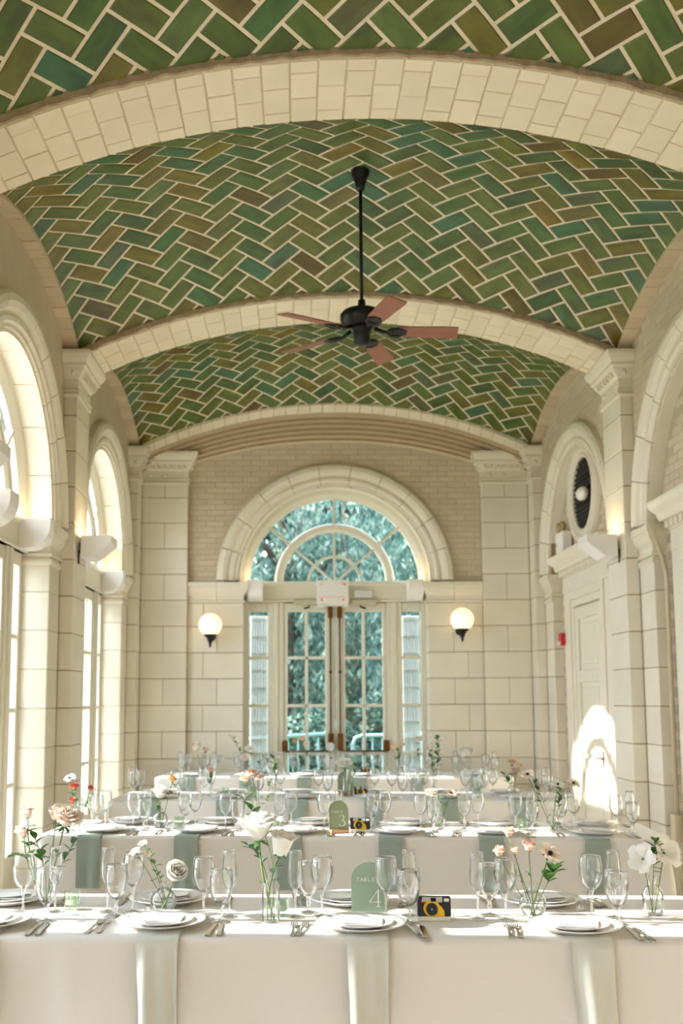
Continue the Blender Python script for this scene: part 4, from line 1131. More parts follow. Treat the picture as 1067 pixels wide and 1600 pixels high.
def water_me(k):
    pr = VPROF[k]; h = max(z for r, z in pr)*.42; w = [(max(r-.003, .0005), z+.003) for r, z in pr if z < h]
    w.append((w[-1][0], h)); w.append((.0005, h)); return lathe_me('water', w, 'water', 20)
WME = {k: water_me(k) for k in VPROF}
VD = {'bottle': 'clear glass bottle vase', 'ball': 'round clear bubble vase', 'small': 'squat clear bottle vase', 'tube': 'slim clear bud vase', 'tall': 'tall narrow clear vase'}
def vase(kind, p, label, sc=1.):
    r = empty('bud_vase', p); r.scale = (sc, sc, sc)
    link(VME[kind], 'glass_body', (0, 0, 0), 0, r); link(WME[kind], 'water', (0, 0, 0), 0, r)
    tag(r, VD[kind]+' '+label, 'vase'); return Vector(p)
def frame_to(axis):
    return Vector(axis).normalized().to_track_quat('Z', 'Y').to_matrix()
def petal(mb_, c, Mx, phi, R0, R1, H, alpha, curl=0., z0=0., nu=5, nv=5, th=.0006):
    """one petal: patch of a cup-shaped surface of revolution round the local z axis"""
    def fn(u, v, o=0.):
        w = alpha*(sin(pi*(.12+.74*v))**.7); a = phi+(u*2-1)*w
        rr = R0+(R1-R0)*v**.75+curl*max(0, v-.6)**2*4*R1+o; zz = z0+H*sin(min(1., v)*pi/2*(1.0))-curl*H*max(0, v-.72)**2*5
        zz -= H*.12*(u*2-1)**2*v
        q = Mx @ Vector((rr*cos(a), rr*sin(a), zz)); return (c[0]+q.x, c[1]+q.y, c[2]+q.z)
    mb_.grid(fn, nu, nv); mb_.grid(lambda u, v: fn(1-u, v, th), nu, nv)
def bloom_parts(kind, S):
    """list of petal parameter tuples for one bloom of overall size S (diameter)"""
    R = S/2; out = []; rnd = random.Random(int(S*1e4)+len(kind))
    if kind == 'rose':
        for n, r0, r1, h, al, cu in ((3, .06, .16, 1.02, 1.3, 0), (4, .12, .30, 1.04, 1.05, .02), (5, .16, .50, 1.0, .85, .06), (5, .16, .76, .92, .78, .14), (6, .14, 1.02, .78, .70, .16)):
            for j in range(n): out.append((2*pi*j/n+r1*5+rnd.uniform(-.1, .1), r0*R, r1*R*rnd.uniform(.93, 1.06), h*R*1.25, al, cu))
    elif kind == 'tulip':
        for n, r0, r1, h, al, cu in ((3, .1, .3, 1.1, 1.2, 0), (4, .3, .62, 1.2, .95, 0), (5, .45, .95, 1.12, .85, .12)):
            for j in range(n): out.append((2*pi*j/n+r1*4, r0*R, r1*R*rnd.uniform(.95, 1.05), h*R*1.35, al, cu))
    elif kind == 'ranunculus':
        for n, r0, r1, h, al, cu in ((3, .05, .12, .9, 1.4, 0), (5, .15, .32, 1.0, 1.0, -.02), (6, .3, .55, 1.02, .85, -.03), (7, .45, .8, .95, .8, -.03), (8, .6, 1.0, .72, .75, .0)):
            for j in range(n): out.append((2*pi*j/n+r1*7, r0*R, r1*R, h*R*1.35, al, cu))
    elif kind == 'anemone':
        for n, r1, h in ((5, 1.0, .42), (5, .86, .55)):
            for j in range(n): out.append((2*pi*j/n+h*3, .10*R, r1*R*rnd.uniform(.9, 1.05), h*R, .55, .18))
    else:   # bud
        for n, r0, r1, h, al, cu in ((3, .1, .35, 1.5, 1.3, 0), (4, .35, .75, 1.5, 1.0, 0), (5, .5, .95, 1.05, .8, .25)):
            for j in range(n): out.append((2*pi*j/n+r1*5, r0*R, r1*R, h*R*1.1, al, cu))
    return out
def leaf_blade(mb_, p, d, L, w, up=Vector((0, 0, 1)), fold=.25, n=5):
    p = Vector(p); d = Vector(d).normalized(); s = d.cross(up)
    if s.length < .1: s = d.cross(Vector((1, 0, 0)))
    s.normalize(); nn = s.cross(d)
    def fn(u, v):
        ww = w*sin(pi*min(1, v*.93+.05))**.8*(1 if v < .97 else .3); x = (u*2-1)
        q = p+d*(L*v)+s*(x*ww)+nn*(fold*abs(x)*ww-.35*L*(v-.0)**2*.5); return tuple(q)
    mb_.grid(fn, 2, n)
def curve_pts(a, b, bow, n=8):
    a, b, bow = Vector(a), Vector(b), Vector(bow)
    return [a.lerp(b, t)+bow*4*t*(1-t) for t in [i/n for i in range(n+1)]]
def flower(name, label, base, head, kind, size, col, axis=None, bow=(0, 0, 0), leaves=0, leaf_col='leaf', hi=False, centre=None, leaf_L=.04, seed=0, sr=.0022, group=None):
    rnd = random.Random(seed+int(head[0]*100)); base = Vector(base); head = Vector(head)
    r = empty(name, base); tag(r, label, 'flower', group)
    inv = Matrix.Translation(-base)
    def P(mb_, nm, mt, par=None):
        o = mb_.build(nm, mt, par or r)
        if par is None: o.matrix_parent_inverse = inv
        return o
    pts = curve_pts(base, head, bow); m = MB(); m.tube(pts, sr, 6); st = P(m, 'stem', 'stem')
    ax = Vector(axis) if axis else (pts[-1]-pts[-3]); Mx = frame_to(ax)
    bp = bloom_parts(kind, size); one = MB()
    for t in bp:
        if hi:
            q = MB(); petal(q, head, Mx, *t); P(q, 'petal', col)
        else: petal(one, head, Mx, *t, nu=3, nv=3)
    if not hi: P(one, 'bloom', col)
    s = MB(); Ms = Mx
    for j in range(5):
        a = 2*pi*j/5; d = Ms @ Vector((cos(a), sin(a), -.15)); leaf_blade(s, head-(Ms @ Vector((0, 0, size*.02))), d, size*.30, size*.06, Ms @ Vector((0, 0, 1)), .2, 3)
    P(s, 'sepals', 'leaf')
    if centre:
        c = MB(); q = head+Mx @ Vector((0, 0, size*.16)); c.ball(q, size*.11, 8, 6); P(c, 'centre', centre)
    for j in range(leaves):
        t = rnd.uniform(.45, .92); i = min(len(pts)-2, int(t*(len(pts)-1))); p = pts[i].lerp(pts[i+1], t*(len(pts)-1)-i)
        a = rnd.uniform(0, 2*pi); d = Vector((cos(a), sin(a)*.7, rnd.uniform(.1, .8))); q = MB(); LL = leaf_L*rnd.uniform(.7, 1.2)
        leaf_blade(q, p, d, LL, LL*.3); P(q, 'leaf', leaf_col)
    return r
def sprig(label, base, tip, n, L, bow=(0, 0, 0), col='leaf', seed=1, berries=None, name='leaf_sprig', lo=.4):
    rnd = random.Random(seed); base = Vector(base); r = empty(name, base); tag(r, label, 'foliage'); inv = Matrix.Translation(-base)
    pts = curve_pts(base, tip, bow, 10); m = MB(); m.tube(pts, .0016, 5); o = m.build('stem', 'stem', r); o.matrix_parent_inverse = inv
    for j in range(n):
        t = lo+(1-lo)*j/max(1, n-1); i = min(len(pts)-2, int(t*(len(pts)-1))); p = pts[i].lerp(pts[i+1], t*(len(pts)-1)-i); tg = (pts[i+1]-pts[i]).normalized()
        a = j*2.4+rnd.uniform(-.4, .4); sd = Vector((cos(a), sin(a)*.7, .2)); d = (sd+tg*.7).normalized(); LL = L*rnd.uniform(.75, 1.15)
        q = MB(); leaf_blade(q, p, d, LL, LL*.34); o = q.build('leaf', col, r); o.matrix_parent_inverse = inv
        if berries and j % 2:
            q = MB(); e = p+d*LL*1.1; q.tube([p, e], .0008, 4); q.ball(tuple(e), .006*rnd.uniform(.7, 1.2), 7, 5); o = q.build('floret', berries, r); o.matrix_parent_inverse = inv
    return r
def votive(p, label, col='green_glass', sc=1.):
    r = empty('votive_holder', p); r.scale = (sc, sc, sc); tag(r, label, 'candle holder')
    n = 48; b = MB(); rings = []
    for r0, z in ((.0005, .001), (.026, .001), (.028, .004), (.027, .018), (.029, .022), (.030, .064), (.0305, .066), (.0275, .066), (.026, .02), (.0005, .016)):
        rib = .0009 if .003 < z < .062 and r0 > .026 else 0
        rings.append([((r0+rib*cos(k*pi))*cos(2*pi*k/n), (r0+rib*cos(k*pi))*sin(2*pi*k/n), z) for k in range(n)])
    b.loft(rings, True, False, True); b.build('ribbed_glass', col, r)
    c = MB(); c.lathe([(.0005, .017), (.019, .017), (.019, .030), (.0005, .030)], seg=20); c.build('candle', 'petal_white', r)
    c = MB(); c.tube([(0, 0, .029), (0, 0, .037)], .0008, 4); c.build('wick', 'dark', r)
Z1 = TH+.001
# --- nearest table
v = vase('tall', (-1.405, 4.235, Z1), 'holding blush roses by the left end, nearest table', 1.0)
b0 = (v.x, v.y, Z1+.006)
flower('garden_rose', 'large cream rose in the left vase of the nearest table', b0, (-1.335, 4.22, 1.07), 'rose', .125, 'petal_blush', (.35, -.45, .9), leaves=3, hi=True, seed=1, sr=.003)
flower('spray_rose', 'blush rose behind the large cream rose, nearest table', (v.x+.004, v.y, Z1+.006), (-1.375, 4.25, 1.10), 'bud', .062, 'petal_pink', (.1, -.3, 1), leaves=3, hi=True, seed=2)
flower('spray_rose', 'upper blush rosebud far left on the nearest table', (v.x-.004, v.y, Z1+.006), (-1.478, 4.215, 1.105), 'bud', .052, 'petal_pink', (-.2, -.2, 1), (-.02, 0, 0), leaves=4, hi=True, seed=3)
flower('spray_rose', 'lower blush rosebud far left on the nearest table', (v.x, v.y+.005, Z1+.006), (-1.488, 4.20, 1.035), 'bud', .056, 'petal_pink', (-.3, -.3, 1), (-.02, 0, 0), leaves=4, hi=True, seed=4)
sprig('dark green rose leaves low in the left vase, nearest table', (v.x, v.y-.004, Z1+.006), (-1.455, 4.21, 1.04), 8, .05, (.02, 0, 0), 'leaf', 5, lo=.55)
sprig('fine grey-green sprig right of the left roses, nearest table', (v.x+.004, v.y-.004, Z1+.006), (-1.285, 4.21, 1.02), 9, .035, (0, 0, .02), 'leaf_blue', 6, lo=.55)
sprig('broad leaf drooping left from the left vase, nearest table', (v.x-.004, v.y-.004, Z1+.006), (-1.50, 4.20, .955), 3, .075, (0, 0, .05), 'leaf', 7, lo=.75)
v = vase('ball', (-.925, 4.075, Z1), 'holding a white ranunculus, nearest table', 1.0)
flower('ranunculus', 'white ranunculus leaning right from the bubble vase, nearest table', (v.x-.012, v.y, Z1+.006), (-.885, 4.06, .905), 'ranunculus', .085, 'petal_white', (.45, -.75, .6), (.01, 0, 0), leaves=0, hi=True, seed=8, sr=.0028)
flower('sweet_pea', 'tiny pale pink blossom sprig, topmost left of the ranunculus', (v.x+.012, v.y, Z1+.006), (-1.005, 4.085, 1.015), 'anemone', .034, 'petal_blush', (-.2, -.5, 1), (.02, 0, 0), leaves=6, hi=False, seed=9, leaf_L=.03, sr=.0014)
flower('sweet_pea', 'tiny pale pink blossom just below the topmost one', (v.x+.01, v.y+.004, Z1+.006), (-1.032, 4.08, .985), 'anemone', .04, 'petal_blush', (-.4, -.5, .8), (.01, 0, 0), leaves=3, seed=10, leaf_L=.03, sr=.0014)
flower('sweet_pea', 'tiny pale pink blossom right of the other two', (v.x+.008, v.y+.004, Z1+.006), (-.99, 4.08, .975), 'anemone', .034, 'petal_blush', (.2, -.5, .9), (.015, 0, 0), leaves=2, seed=11, leaf_L=.025, sr=.0014)
v = vase('bottle', (-.515, 3.925, Z1), 'holding two tall white roses, nearest table', 1.08)
flower('garden_rose', 'tall open white rose, highest bloom on the nearest table', (v.x+.012, v.y, Z1+.006), (-.558, 3.92, 1.05), 'rose', .16, 'petal_white', (-.10, -.12, 1), (-.01, 0, 0), leaves=2, hi=True, seed=12, sr=.0036)
flower('garden_rose', 'closed white rose right of the tall open rose', (v.x-.012, v.y, Z1+.006), (-.482, 3.915, 1.0), 'tulip', .105, 'petal_white', (.2, -.15, 1), (-.015, 0, 0), leaves=3, hi=True, seed=13, sr=.0034, leaf_col='leaf_blue')
sprig('eucalyptus sprig rising behind the tall white rose', (v.x, v.y+.006, Z1+.006), (-.625, 3.96, 1.20), 10, .045, (.05, .03, .02), 'leaf', 14, lo=.62)
sprig('grey-green sprig hanging below the tall white rose', (v.x, v.y+.004, Z1+.006), (-.60, 3.93, 1.03), 7, .04, (.02, .02, .04), 'leaf_blue', 15, lo=.6)
v = vase('ball', (.448, 3.975, Z1), 'holding peach buds, nearest table', 1.02)
for q, (hx, hz, sz, lb) in enumerate(((.365, 1.055, .040, 'topmost'), (.328, .985, .042, 'leftmost'), (.437, 1.005, .048, 'rightmost'), (.385, .99, .030, 'smallest'))):
    flower('spray_rose', '%s peach rosebud in the right bubble vase, nearest table' % lb, (v.x+.012-.004*q, v.y, Z1+.006), (hx, 3.965, hz), 'bud', sz, 'petal_peach', (hx-.42, -.2, .9), (.0, 0, -.015), leaves=2, hi=True, seed=20+q, leaf_L=.022, sr=.0018)
flower('anemone', 'pale anemone beside the peach rosebuds', (v.x-.01, v.y, Z1+.006), (.508, 3.955, .985), 'anemone', .085, 'petal_blush', (.35, -.55, .75), (.0, 0, 0), leaves=0, hi=True, centre='dark', seed=25)
sprig('feathery green leaves under the pale anemone', (v.x, v.y, Z1+.006), (.535, 3.95, .945), 11, .05, (0, 0, .01), 'leaf', 26, lo=.62)
v = vase('small', (.905, 4.015, Z1), 'holding white blooms at the right end, nearest table', 1.08)
flower('anemone', 'round white bloom left in the rightmost vase', (v.x, v.y, Z1+.006), (.868, 3.995, .965), 'anemone', .10, 'petal_white', (-.55, -.7, .35), (0, 0, 0), leaves=2, hi=True, seed=30)
flower('anemone', 'broad white bloom right in the rightmost vase', (v.x+.006, v.y, Z1+.006), (.952, 4.01, .985), 'anemone', .12, 'petal_white', (.35, -.75, .55), (0, 0, 0), leaves=2, hi=True, seed=31)
sprig('upright green leaves between the two white blooms', (v.x-.006, v.y, Z1+.006), (.912, 3.985, 1.03), 13, .042, (0, 0, 0), 'leaf', 32, lo=.66)
votive((-1.288, 4.165, Z1), 'green ribbed votive beside the blush roses, nearest table', sc=1.02)
votive((-.478, 4.035, Z1), 'green votive behind the two white roses, nearest table', sc=.95)
votive((.655, 4.085, Z1), 'clear low tealight cup behind the fourth near-side plate', 'glass', .62)
votive((-.97, 4.015, Z1), 'clear low tealight cup left of the ranunculus vase', 'glass', .6)

# --- flowers on the other tables
def mini(k, x, y, kind, vlabel, blooms, sprigs=(), sc=1.):
    lx, ly = w2loc(k, x, y); q = loc2w(k, lx, -.004); x, y = q.x, q.y
    p = (x, y, Z1); vase(kind, p, vlabel, sc); OB[k].append((lx, -.004, max(r for r, z in VPROF[kind])*sc+.002))
    for i, (dx, dz, bk, sz, col, lb) in enumerate(blooms):
        flower('cut_flower', lb, (x+(.004 if i % 2 else -.004), y, Z1+.006), (x+dx, y-.01*(i+1), TH+dz), bk, sz, col, (dx*3, -.5, .9), (0, 0, 0), leaves=2, seed=100+k*10+i, leaf_L=.04, centre='dark' if bk == 'anemone' and col != 'petal_red' else None)
    for i, (dx, dz, n, L, col, lb, br) in enumerate(sprigs):
        sprig(lb, (x, y+.004*(i+1), Z1+.006), (x+dx, y+.01, TH+dz), n, L, (.01, 0, 0), col, 200+k*10+i, br, lo=.5)
T2n = 'on the second table'
mini(2, -1.80, 6.90, 'tall', 'at the left end of the second table', [(-.03, .24, 'rose', .06, 'petal_red', 'coral red rose at the left end, second table'), (-.06, .30, 'anemone', .075, 'petal_white', 'white bloom above the coral rose, second table'), (.07, .235, 'bud', .035, 'petal_red', 'small coral bud right of the coral rose, second table'), (-.035, .16, 'bud', .04, 'petal_red', 'low coral bud under the coral rose, second table')], [(.05, .2, 6, .035, 'leaf', 'green leaves among the coral roses, second table', None)])
mini(2, -1.295, 6.70, 'ball', 'with a white ranunculus, second table', [(.0, .20, 'ranunculus', .088, 'petal_white', 'white ranunculus in the bubble vase, second table'), (.075, .29, 'bud', .045, 'petal_yellow', 'pale yellow bud above the ranunculus, second table')], [(-.02, .15, 5, .045, 'leaf', 'green leaves under the ranunculus, second table', None)])
mini(2, -.655, 6.74, 'ball', 'with peach spray roses, second table', [(-.09, .29, 'bud', .06, 'petal_peach', 'leftmost peach spray rose, second table'), (-.05, .33, 'rose', .06, 'petal_peach', 'topmost peach spray rose, second table'), (-.015, .30, 'bud', .055, 'petal_pink', 'pinkish spray rose beside the peach ones, second table')], [(.06, .29, 9, .03, 'leaf', 'fine green sprig by the peach roses, second table', 'petal_yellow')])
mini(2, .435, 6.50, 'ball', 'with pink blooms right of the number 3 sign', [(-.04, .20, 'rose', .075, 'petal_blush', 'blush rose in a bubble vase right of the number 3 sign'), (.075, .215, 'anemone', .07, 'petal_pink', 'pink bloom right of the blush rose, second table')], [(.0, .21, 6, .04, 'leaf', 'green leaves between pink blooms, second table', None)], .95)
mini(2, 1.13, 6.47, 'small', 'with curving anemones near the right end, second table', [(-.145, .33, 'anemone', .08, 'petal_pink', 'pink anemone on a long curved stem, second table'), (.125, .275, 'anemone', .085, 'petal_blush', 'pale anemone with dark eye, second table'), (.03, .27, 'anemone', .075, 'petal_white', 'white anemone between the other two, second table')], [(.06, .27, 9, .045, 'leaf', 'green anemone leaves near the right end, second table', None), (-.12, .32, 5, .045, 'leaf', 'green collar leaves under the pink anemone, second table', None)], .95)
mini(3, -1.16, 8.95, 'tube', 'with a peach bud, third table', [(.0, .20, 'bud', .05, 'petal_peach', 'single peach bud left on the third table')], [(.0, .17, 4, .045, 'leaf', 'leaves of the peach bud, third table', None)])
mini(3, -.62, 8.86, 'tall', 'with greenery left of centre, third table', [(.03, .32, 'ranunculus', .06, 'petal_white', 'small white bloom left of centre, third table')], [(-.02, .33, 8, .05, 'leaf', 'dark green sprig left of centre, third table', None)])
mini(3, -.04, 8.80, 'tube', 'with a white rose before the sign, third table', [(-.01, .235, 'rose', .12, 'petal_white', 'full white rose in front of the third table sign')], [(.10, .27, 9, .04, 'leaf', 'fine sprig right of the white rose, third table', None)])
mini(3, .70, 8.88, 'tall', 'with tall leafy branch, third table', [(-.01, .44, 'bud', .03, 'petal_white', 'tiny white bud atop the leafy branch, third table')], [(.04, .47, 16, .05, 'leaf', 'tall dark leafy branch, third table', 'petal_white'), (-.03, .38, 10, .045, 'leaf', 'shorter leafy branch, third table', 'petal_white')])
mini(3, 1.34, 8.80, 'ball', 'with peach roses near the right end, third table', [(.0, .26, 'rose', .075, 'petal_peach', 'upper peach rose right end of the third table'), (.02, .19, 'rose', .07, 'petal_pink', 'lower pinkish rose right end of the third table'), (.05, .24, 'bud', .05, 'petal_peach', 'small peach bud right end of the third table')], [(-.06, .18, 8, .055, 'leaf', 'green leaves by peach roses, third table', None)], .9)
mini(4, -1.46, 11.43, 'ball', 'with blush roses at the left end, farthest table', [(-.06, .28, 'ranunculus', .10, 'petal_blush', 'cream ranunculus at the left end of the farthest table'), (.04, .25, 'rose', .07, 'petal_pink', 'pink rose right of the cream ranunculus, farthest table'), (.17, .16, 'rose', .11, 'petal_white', 'low white rose at the left end of the farthest table')], [(.01, .22, 6, .05, 'leaf', 'pale leaves at the left end, farthest table', None)], .95)
mini(4, -.94, 11.42, 'ball', 'with white roses, farthest table', [(.0, .24, 'rose', .12, 'petal_white', 'white rose left of the doors, farthest table'), (-.05, .15, 'rose', .11, 'petal_blush', 'cream rose below the white rose, farthest table'), (.16, .13, 'rose', .10, 'petal_white', 'low white rose by dark leaves, farthest table')], [(-.20, .40, 10, .05, 'leaf', 'yellow-green sprig leaning left, farthest table', 'petal_yellow'), (.14, .2, 9, .045, 'leaf', 'dark leaves right of the white roses, farthest table', None)])
mini(4, -.42, 11.42, 'tall', 'with peach freesia, farthest table', [(-.04, .34, 'bud', .06, 'petal_yellow', 'pale yellow bud before the left door, farthest table'), (.03, .37, 'bud', .055, 'petal_peach', 'peach bud before the left door, farthest table'), (.06, .31, 'bud', .045, 'petal_peach', 'small peach bud before the left door, farthest table')], [(.02, .17, 9, .07, 'leaf', 'dark green leaves before the left door, farthest table', None)])
mini(4, -.085, 11.42, 'tube', 'with one round white bloom, farthest table', [(.0, .265, 'ranunculus', .10, 'petal_white', 'round white bloom centred before the doors, farthest table')])
mini(4, .62, 11.40, 'tall', 'with pink roses, farthest table', [(-.03, .27, 'bud', .065, 'petal_peach', 'peach bud before the right door, farthest table'), (.05, .30, 'rose', .07, 'petal_pink', 'pink rose before the right door, farthest table')], [(.02, .26, 8, .05, 'leaf', 'leaves of the pink roses, farthest table', None)])
mini(4, .855, 11.40, 'tube', 'with a white anemone, farthest table', [(.0, .34, 'rose', .11, 'petal_white', 'upper white bloom right of the doors, farthest table'), (-.01, .25, 'anemone', .09, 'petal_white', 'white anemone with dark eye, farthest table')])
mini(4, 1.36, 11.38, 'tube', 'with one white ranunculus at right, farthest table', [(.0, .21, 'ranunculus', .13, 'petal_white', 'large white ranunculus at the right end, farthest table')])
for x, y, lb in ((-1.18, 6.62, 'left on the second table'), (.955, 6.56, 'right on the second table'), (-.57, 6.60, 'mid left on the second table'), (1.05, 8.80, 'right on the third table'), (-.80, 8.83, 'left on the third table'), (-1.03, 8.95, 'far left on the third table')):
    k = 2 if 'second' in lb else 3; lx, ly = w2loc(k, x, y); q = loc2w(k, lx, -.002, Z1); OB[k].append((lx, -.002, .034)); votive(q, 'green ribbed votive '+lb, sc=1.05)

# ------------------------------------------------------------------ table number signs
def stroke(mb_, pts, w, d0, d1):
    """flat pen stroke in the (a, c) plane with per-point half widths"""
    n = len(pts)
    if not hasattr(w, '__len__'): w = [w]*n
    L_, R_ = [], []
    for i in range(n):
        p, q = pts[max(i-1, 0)], pts[min(i+1, n-1)]; dx, dz = q[0]-p[0], q[1]-p[1]; l = hypot(dx, dz) or 1
        L_.append((pts[i][0]-dz/l*w[i], pts[i][1]+dx/l*w[i])); R_.append((pts[i][0]+dz/l*w[i], pts[i][1]-dx/l*w[i]))
    rings = [[(a[0], d0, a[1]), (b[0], d0, b[1]), (b[0], d1, b[1]), (a[0], d1, a[1])] for a, b in zip(L_, R_)]
    mb_.loft(rings)
GLY = {'T': [[(0, 1), (.8, 1)], [(.4, 1), (.4, 0)]], 'A': [[(0, 0), (.42, 1)], [(.42, 1), (.84, 0)], [(.15, .35), (.69, .35)]],
       'B': [[(0, 0), (0, 1)], [(0, 1), (.4, 1), (.58, .9), (.6, .75), (.55, .6), (.4, .53), (0, .53)], [(.4, .53), (.6, .45), (.66, .27), (.6, .1), (.42, 0), (0, 0)]],
       'L': [[(0, 1), (0, 0)], [(0, 0), (.6, 0)]], 'E': [[(0, 0), (0, 1)], [(0, 1), (.6, 1)], [(0, .52), (.5, .52)], [(0, 0), (.6, 0)]]}
def sign(k, x, y, w, h, rz, num, m_, label, base):
    lx, ly = w2loc(k, x, y); OB[k] += [(lx+o*w, ly, .03) for o in (-.35, 0, .35)]
    r = empty('table_number', (x, y, Z1), rz); tag(r, label, 'sign')
    zb = .018 if base else 0.
    R = w/2; st = h-R*.95
    poly = [(-R, zb), (R, zb), (R, st)]+[(R*cos(a), st+R*.95*sin(a)) for a in [pi*i/20 for i in range(1, 20)]]+[(-R, st)]
    lean = .10 if base else .03
    def lf(a, b, c): return (a, b+lean*c, c)
    b = MB(lf); b.prism(poly, -.0015, .0015); b.build('arched_plate', m_, r)
    t = MB(lf); x0 = -R*.70; hgt = h*.066
    for ch in 'TABLE':
        for sk in GLY[ch]: stroke(t, [(x0+px*hgt*1.0, h*.615+pz*hgt) for px, pz in sk], hgt*.055, -.0024, -.0014)
        x0 += hgt*1.22
    t.build('lettering', 'ink_white', r)
    if num:
        t = MB(lf); H_ = h*.335; X0, Z0 = R*.0, h*.115
        if num == '4':
            S = [([(.78, 1.0), (.02, .27)], .016), ([(.0, .27), (1.02, .27)], .016), ([(.76, 1.0), (.76, .02)], .042), ([(.56, .012), (.96, .012)], .016)]
        else:
            S = [([(.12, .82), (.2, .94), (.38, 1.0), (.6, .97), (.72, .85), (.72, .7), (.6, .58), (.36, .53)], [.02, .016, .02, .03, .045, .04, .025, .015]),
                 ([(.36, .53), (.64, .49), (.8, .38), (.82, .22), (.7, .07), (.45, 0), (.2, .03), (.06, .16)], [.015, .025, .045, .05, .035, .02, .02, .03])]
        for pts, ww in S:
            ww = [q*H_ for q in ww] if hasattr(ww, '__len__') else ww*H_
            stroke(t, [(X0+px*H_*.72, Z0+pz*H_+(zb if base else 0)) for px, pz in pts], ww, -.0024, -.0014)
        t.build('numeral', 'ink_white', r)
    if base:
        b = MB(); b.cbox(-R*.92, R*.92, -.022, .024, 0, .022, .003); b.build('wooden_stand', 'wood_base', r)
sign(1, -.148, 4.075, .135, .186, -.03, '4', 'acrylic', 'pale sage arched sign reading TABLE 4 on the nearest table', False)
sign(2, -.175, 6.44, .125, .192, .30, '3', 'sign_green', 'sage arched sign with number 3 on wooden stand, second table', True)
sign(3, -.03, 8.925, .13, .20, .1, None, 'sign_green', 'sage arched sign behind a white rose, third table', True)
sign(4, .13, 11.375, .14, .20, .0, None, 'acrylic', 'pale arched sign on the farthest table', True)

# ------------------------------------------------------------------ disposable cameras
def dispo(x, y, rz, label, sc=1., k=1):
    lx, ly = w2loc(k, x, y); OB[k] += [(lx+o, ly, .035) for o in (-.04, 0, .04)]
    r = empty('disposable_camera', (x, y, Z1), rz); r.scale = (sc, sc, sc); tag(r, label, 'camera')
    tl = .34
    def lf(a, b, c): return (a, b+(c-.016)*tl, c)
    m = MB(); m.cbox(-.060, .058, -.012, .05, 0, .0155, .002); m.build('white_box_edge', 'white_plastic', r)
    m = MB(lf); m.cbox(-.060, .060, -.010, .016, .016, .080, .003); m.build('body', 'cam_black', r)
    F = -.0108
    m = MB(lf); m.prism([(-.045, .062), (.03, .062), (.03, .079), (-.04, .079)], F, F+.002); m.build('silver_band', 'cam_grey', r)
    m = MB(lf); m.prism([(-.046, .059), (-.012, .059), (-.012, .064), (-.046, .064)], F-.0006, F+.001); m.build('red_stripe', 'red', r)
    out = [(-.008+.030*cos(a), .042+.027*sin(a)) for a in [radians(q) for q in range(20, 251, 15)]]
    m = MB(lf); m.prism(out+[(-.034, .0165), (.036, .0165), (.036, .034), (.024, .05)], F-.0012, F+.001); m.build('yellow_panel', 'cam_yellow', r)
    m = MB(lf); rr = []
    for ra, d in ((.021, F-.001), (.021, F-.004), (.018, F-.005), (.012, F-.0035), (.004, F-.003)):
        rr.append([(-.008+ra*cos(2*pi*q/24), d, .040+ra*sin(2*pi*q/24)) for q in range(24)])
    m.loft(rr, True, True); m.build('lens_ring', 'cam_black', r)
    m = MB(lf); m.ball((-.008, F-.004, .040), .0035, 8, 6); m.build('lens', 'grey_plastic', r)
    m = MB(lf); m.cbox(-.012, .008, F-.003, F+.002, .064, .077, .002); m.build('viewfinder', 'dark', r)
    m = MB(lf); m.cbox(.036, .054, F-.002, F+.002, .064, .075, .002); m.build('flash', 'white_plastic', r)
dispo(.078, 3.925, -.05, 'yellow and black disposable camera on a white box, nearest table', 1.02)
dispo(-.046, 6.49, -.05, 'yellow and black disposable camera beside the number 3 sign', 1.02, 2)
dispo(.095, 8.85, -.05, 'disposable camera beside the white rose, third table', .95, 3)
dispo(.29, 11.355, -.05, 'disposable camera beside the pale sign, farthest table', .95, 4)

# ------------------------------------------------------------------ place settings of the other tables, kept clear of vases and signs
def free_spot(k, lx, ly, r):
    for _ in range(40):
        moved = False
        for ox, oy, orr in OB[k]:
            dx, dy = lx-ox, ly-oy; d = hypot(dx, dy) or 1e-4; need = orr+(r if orr < .1 else min(r, .037))
            if d < need: lx += dx/d*(need-d+.001); ly += dy/d*(need-d+.001); moved = True
        if not moved: break
    OB[k].append((lx, ly, r)); return lx, ly
for k in (2, 3, 4):
    tn = TABLES[k][3]; spots = []
    for i in range(6):
        lx = -1.50+.592*i+random.uniform(-.012, .012); lf = lx+(-.04 if k == 3 else .07)
        setting(k, (lx, -.222), i, 'near', k == 2, (-.03 if k == 2 else 0, .30), False)
        setting(k, (lf, .215), i, 'far', k == 2, None, False)
        OB[k] += [(lx, -.222, .158), (lf, .215, .158)]; spots.append((lx, lf))
    for i, (lx, lf) in enumerate(spots):
        for side, x0, offs in (('near', lx, (('wine', .15, -.085), ('flute', .235, -.05), ('water', .235, -.155))), ('far', lf, (('wine', -.14, .06), ('flute', -.22, .04), ('water', -.215, .15)))):
            for kd, dx, dy in offs:
                px, py = free_spot(k, x0+dx+random.uniform(-.008, .008), dy+random.uniform(-.008, .008), .034 if kd == 'flute' else .045)
                put_glass(kd, loc2w(k, px, py, TH+.001), 'by the %s %s-side place from the left, %s' % (ORD[i], side, tn), 'glasses', False)

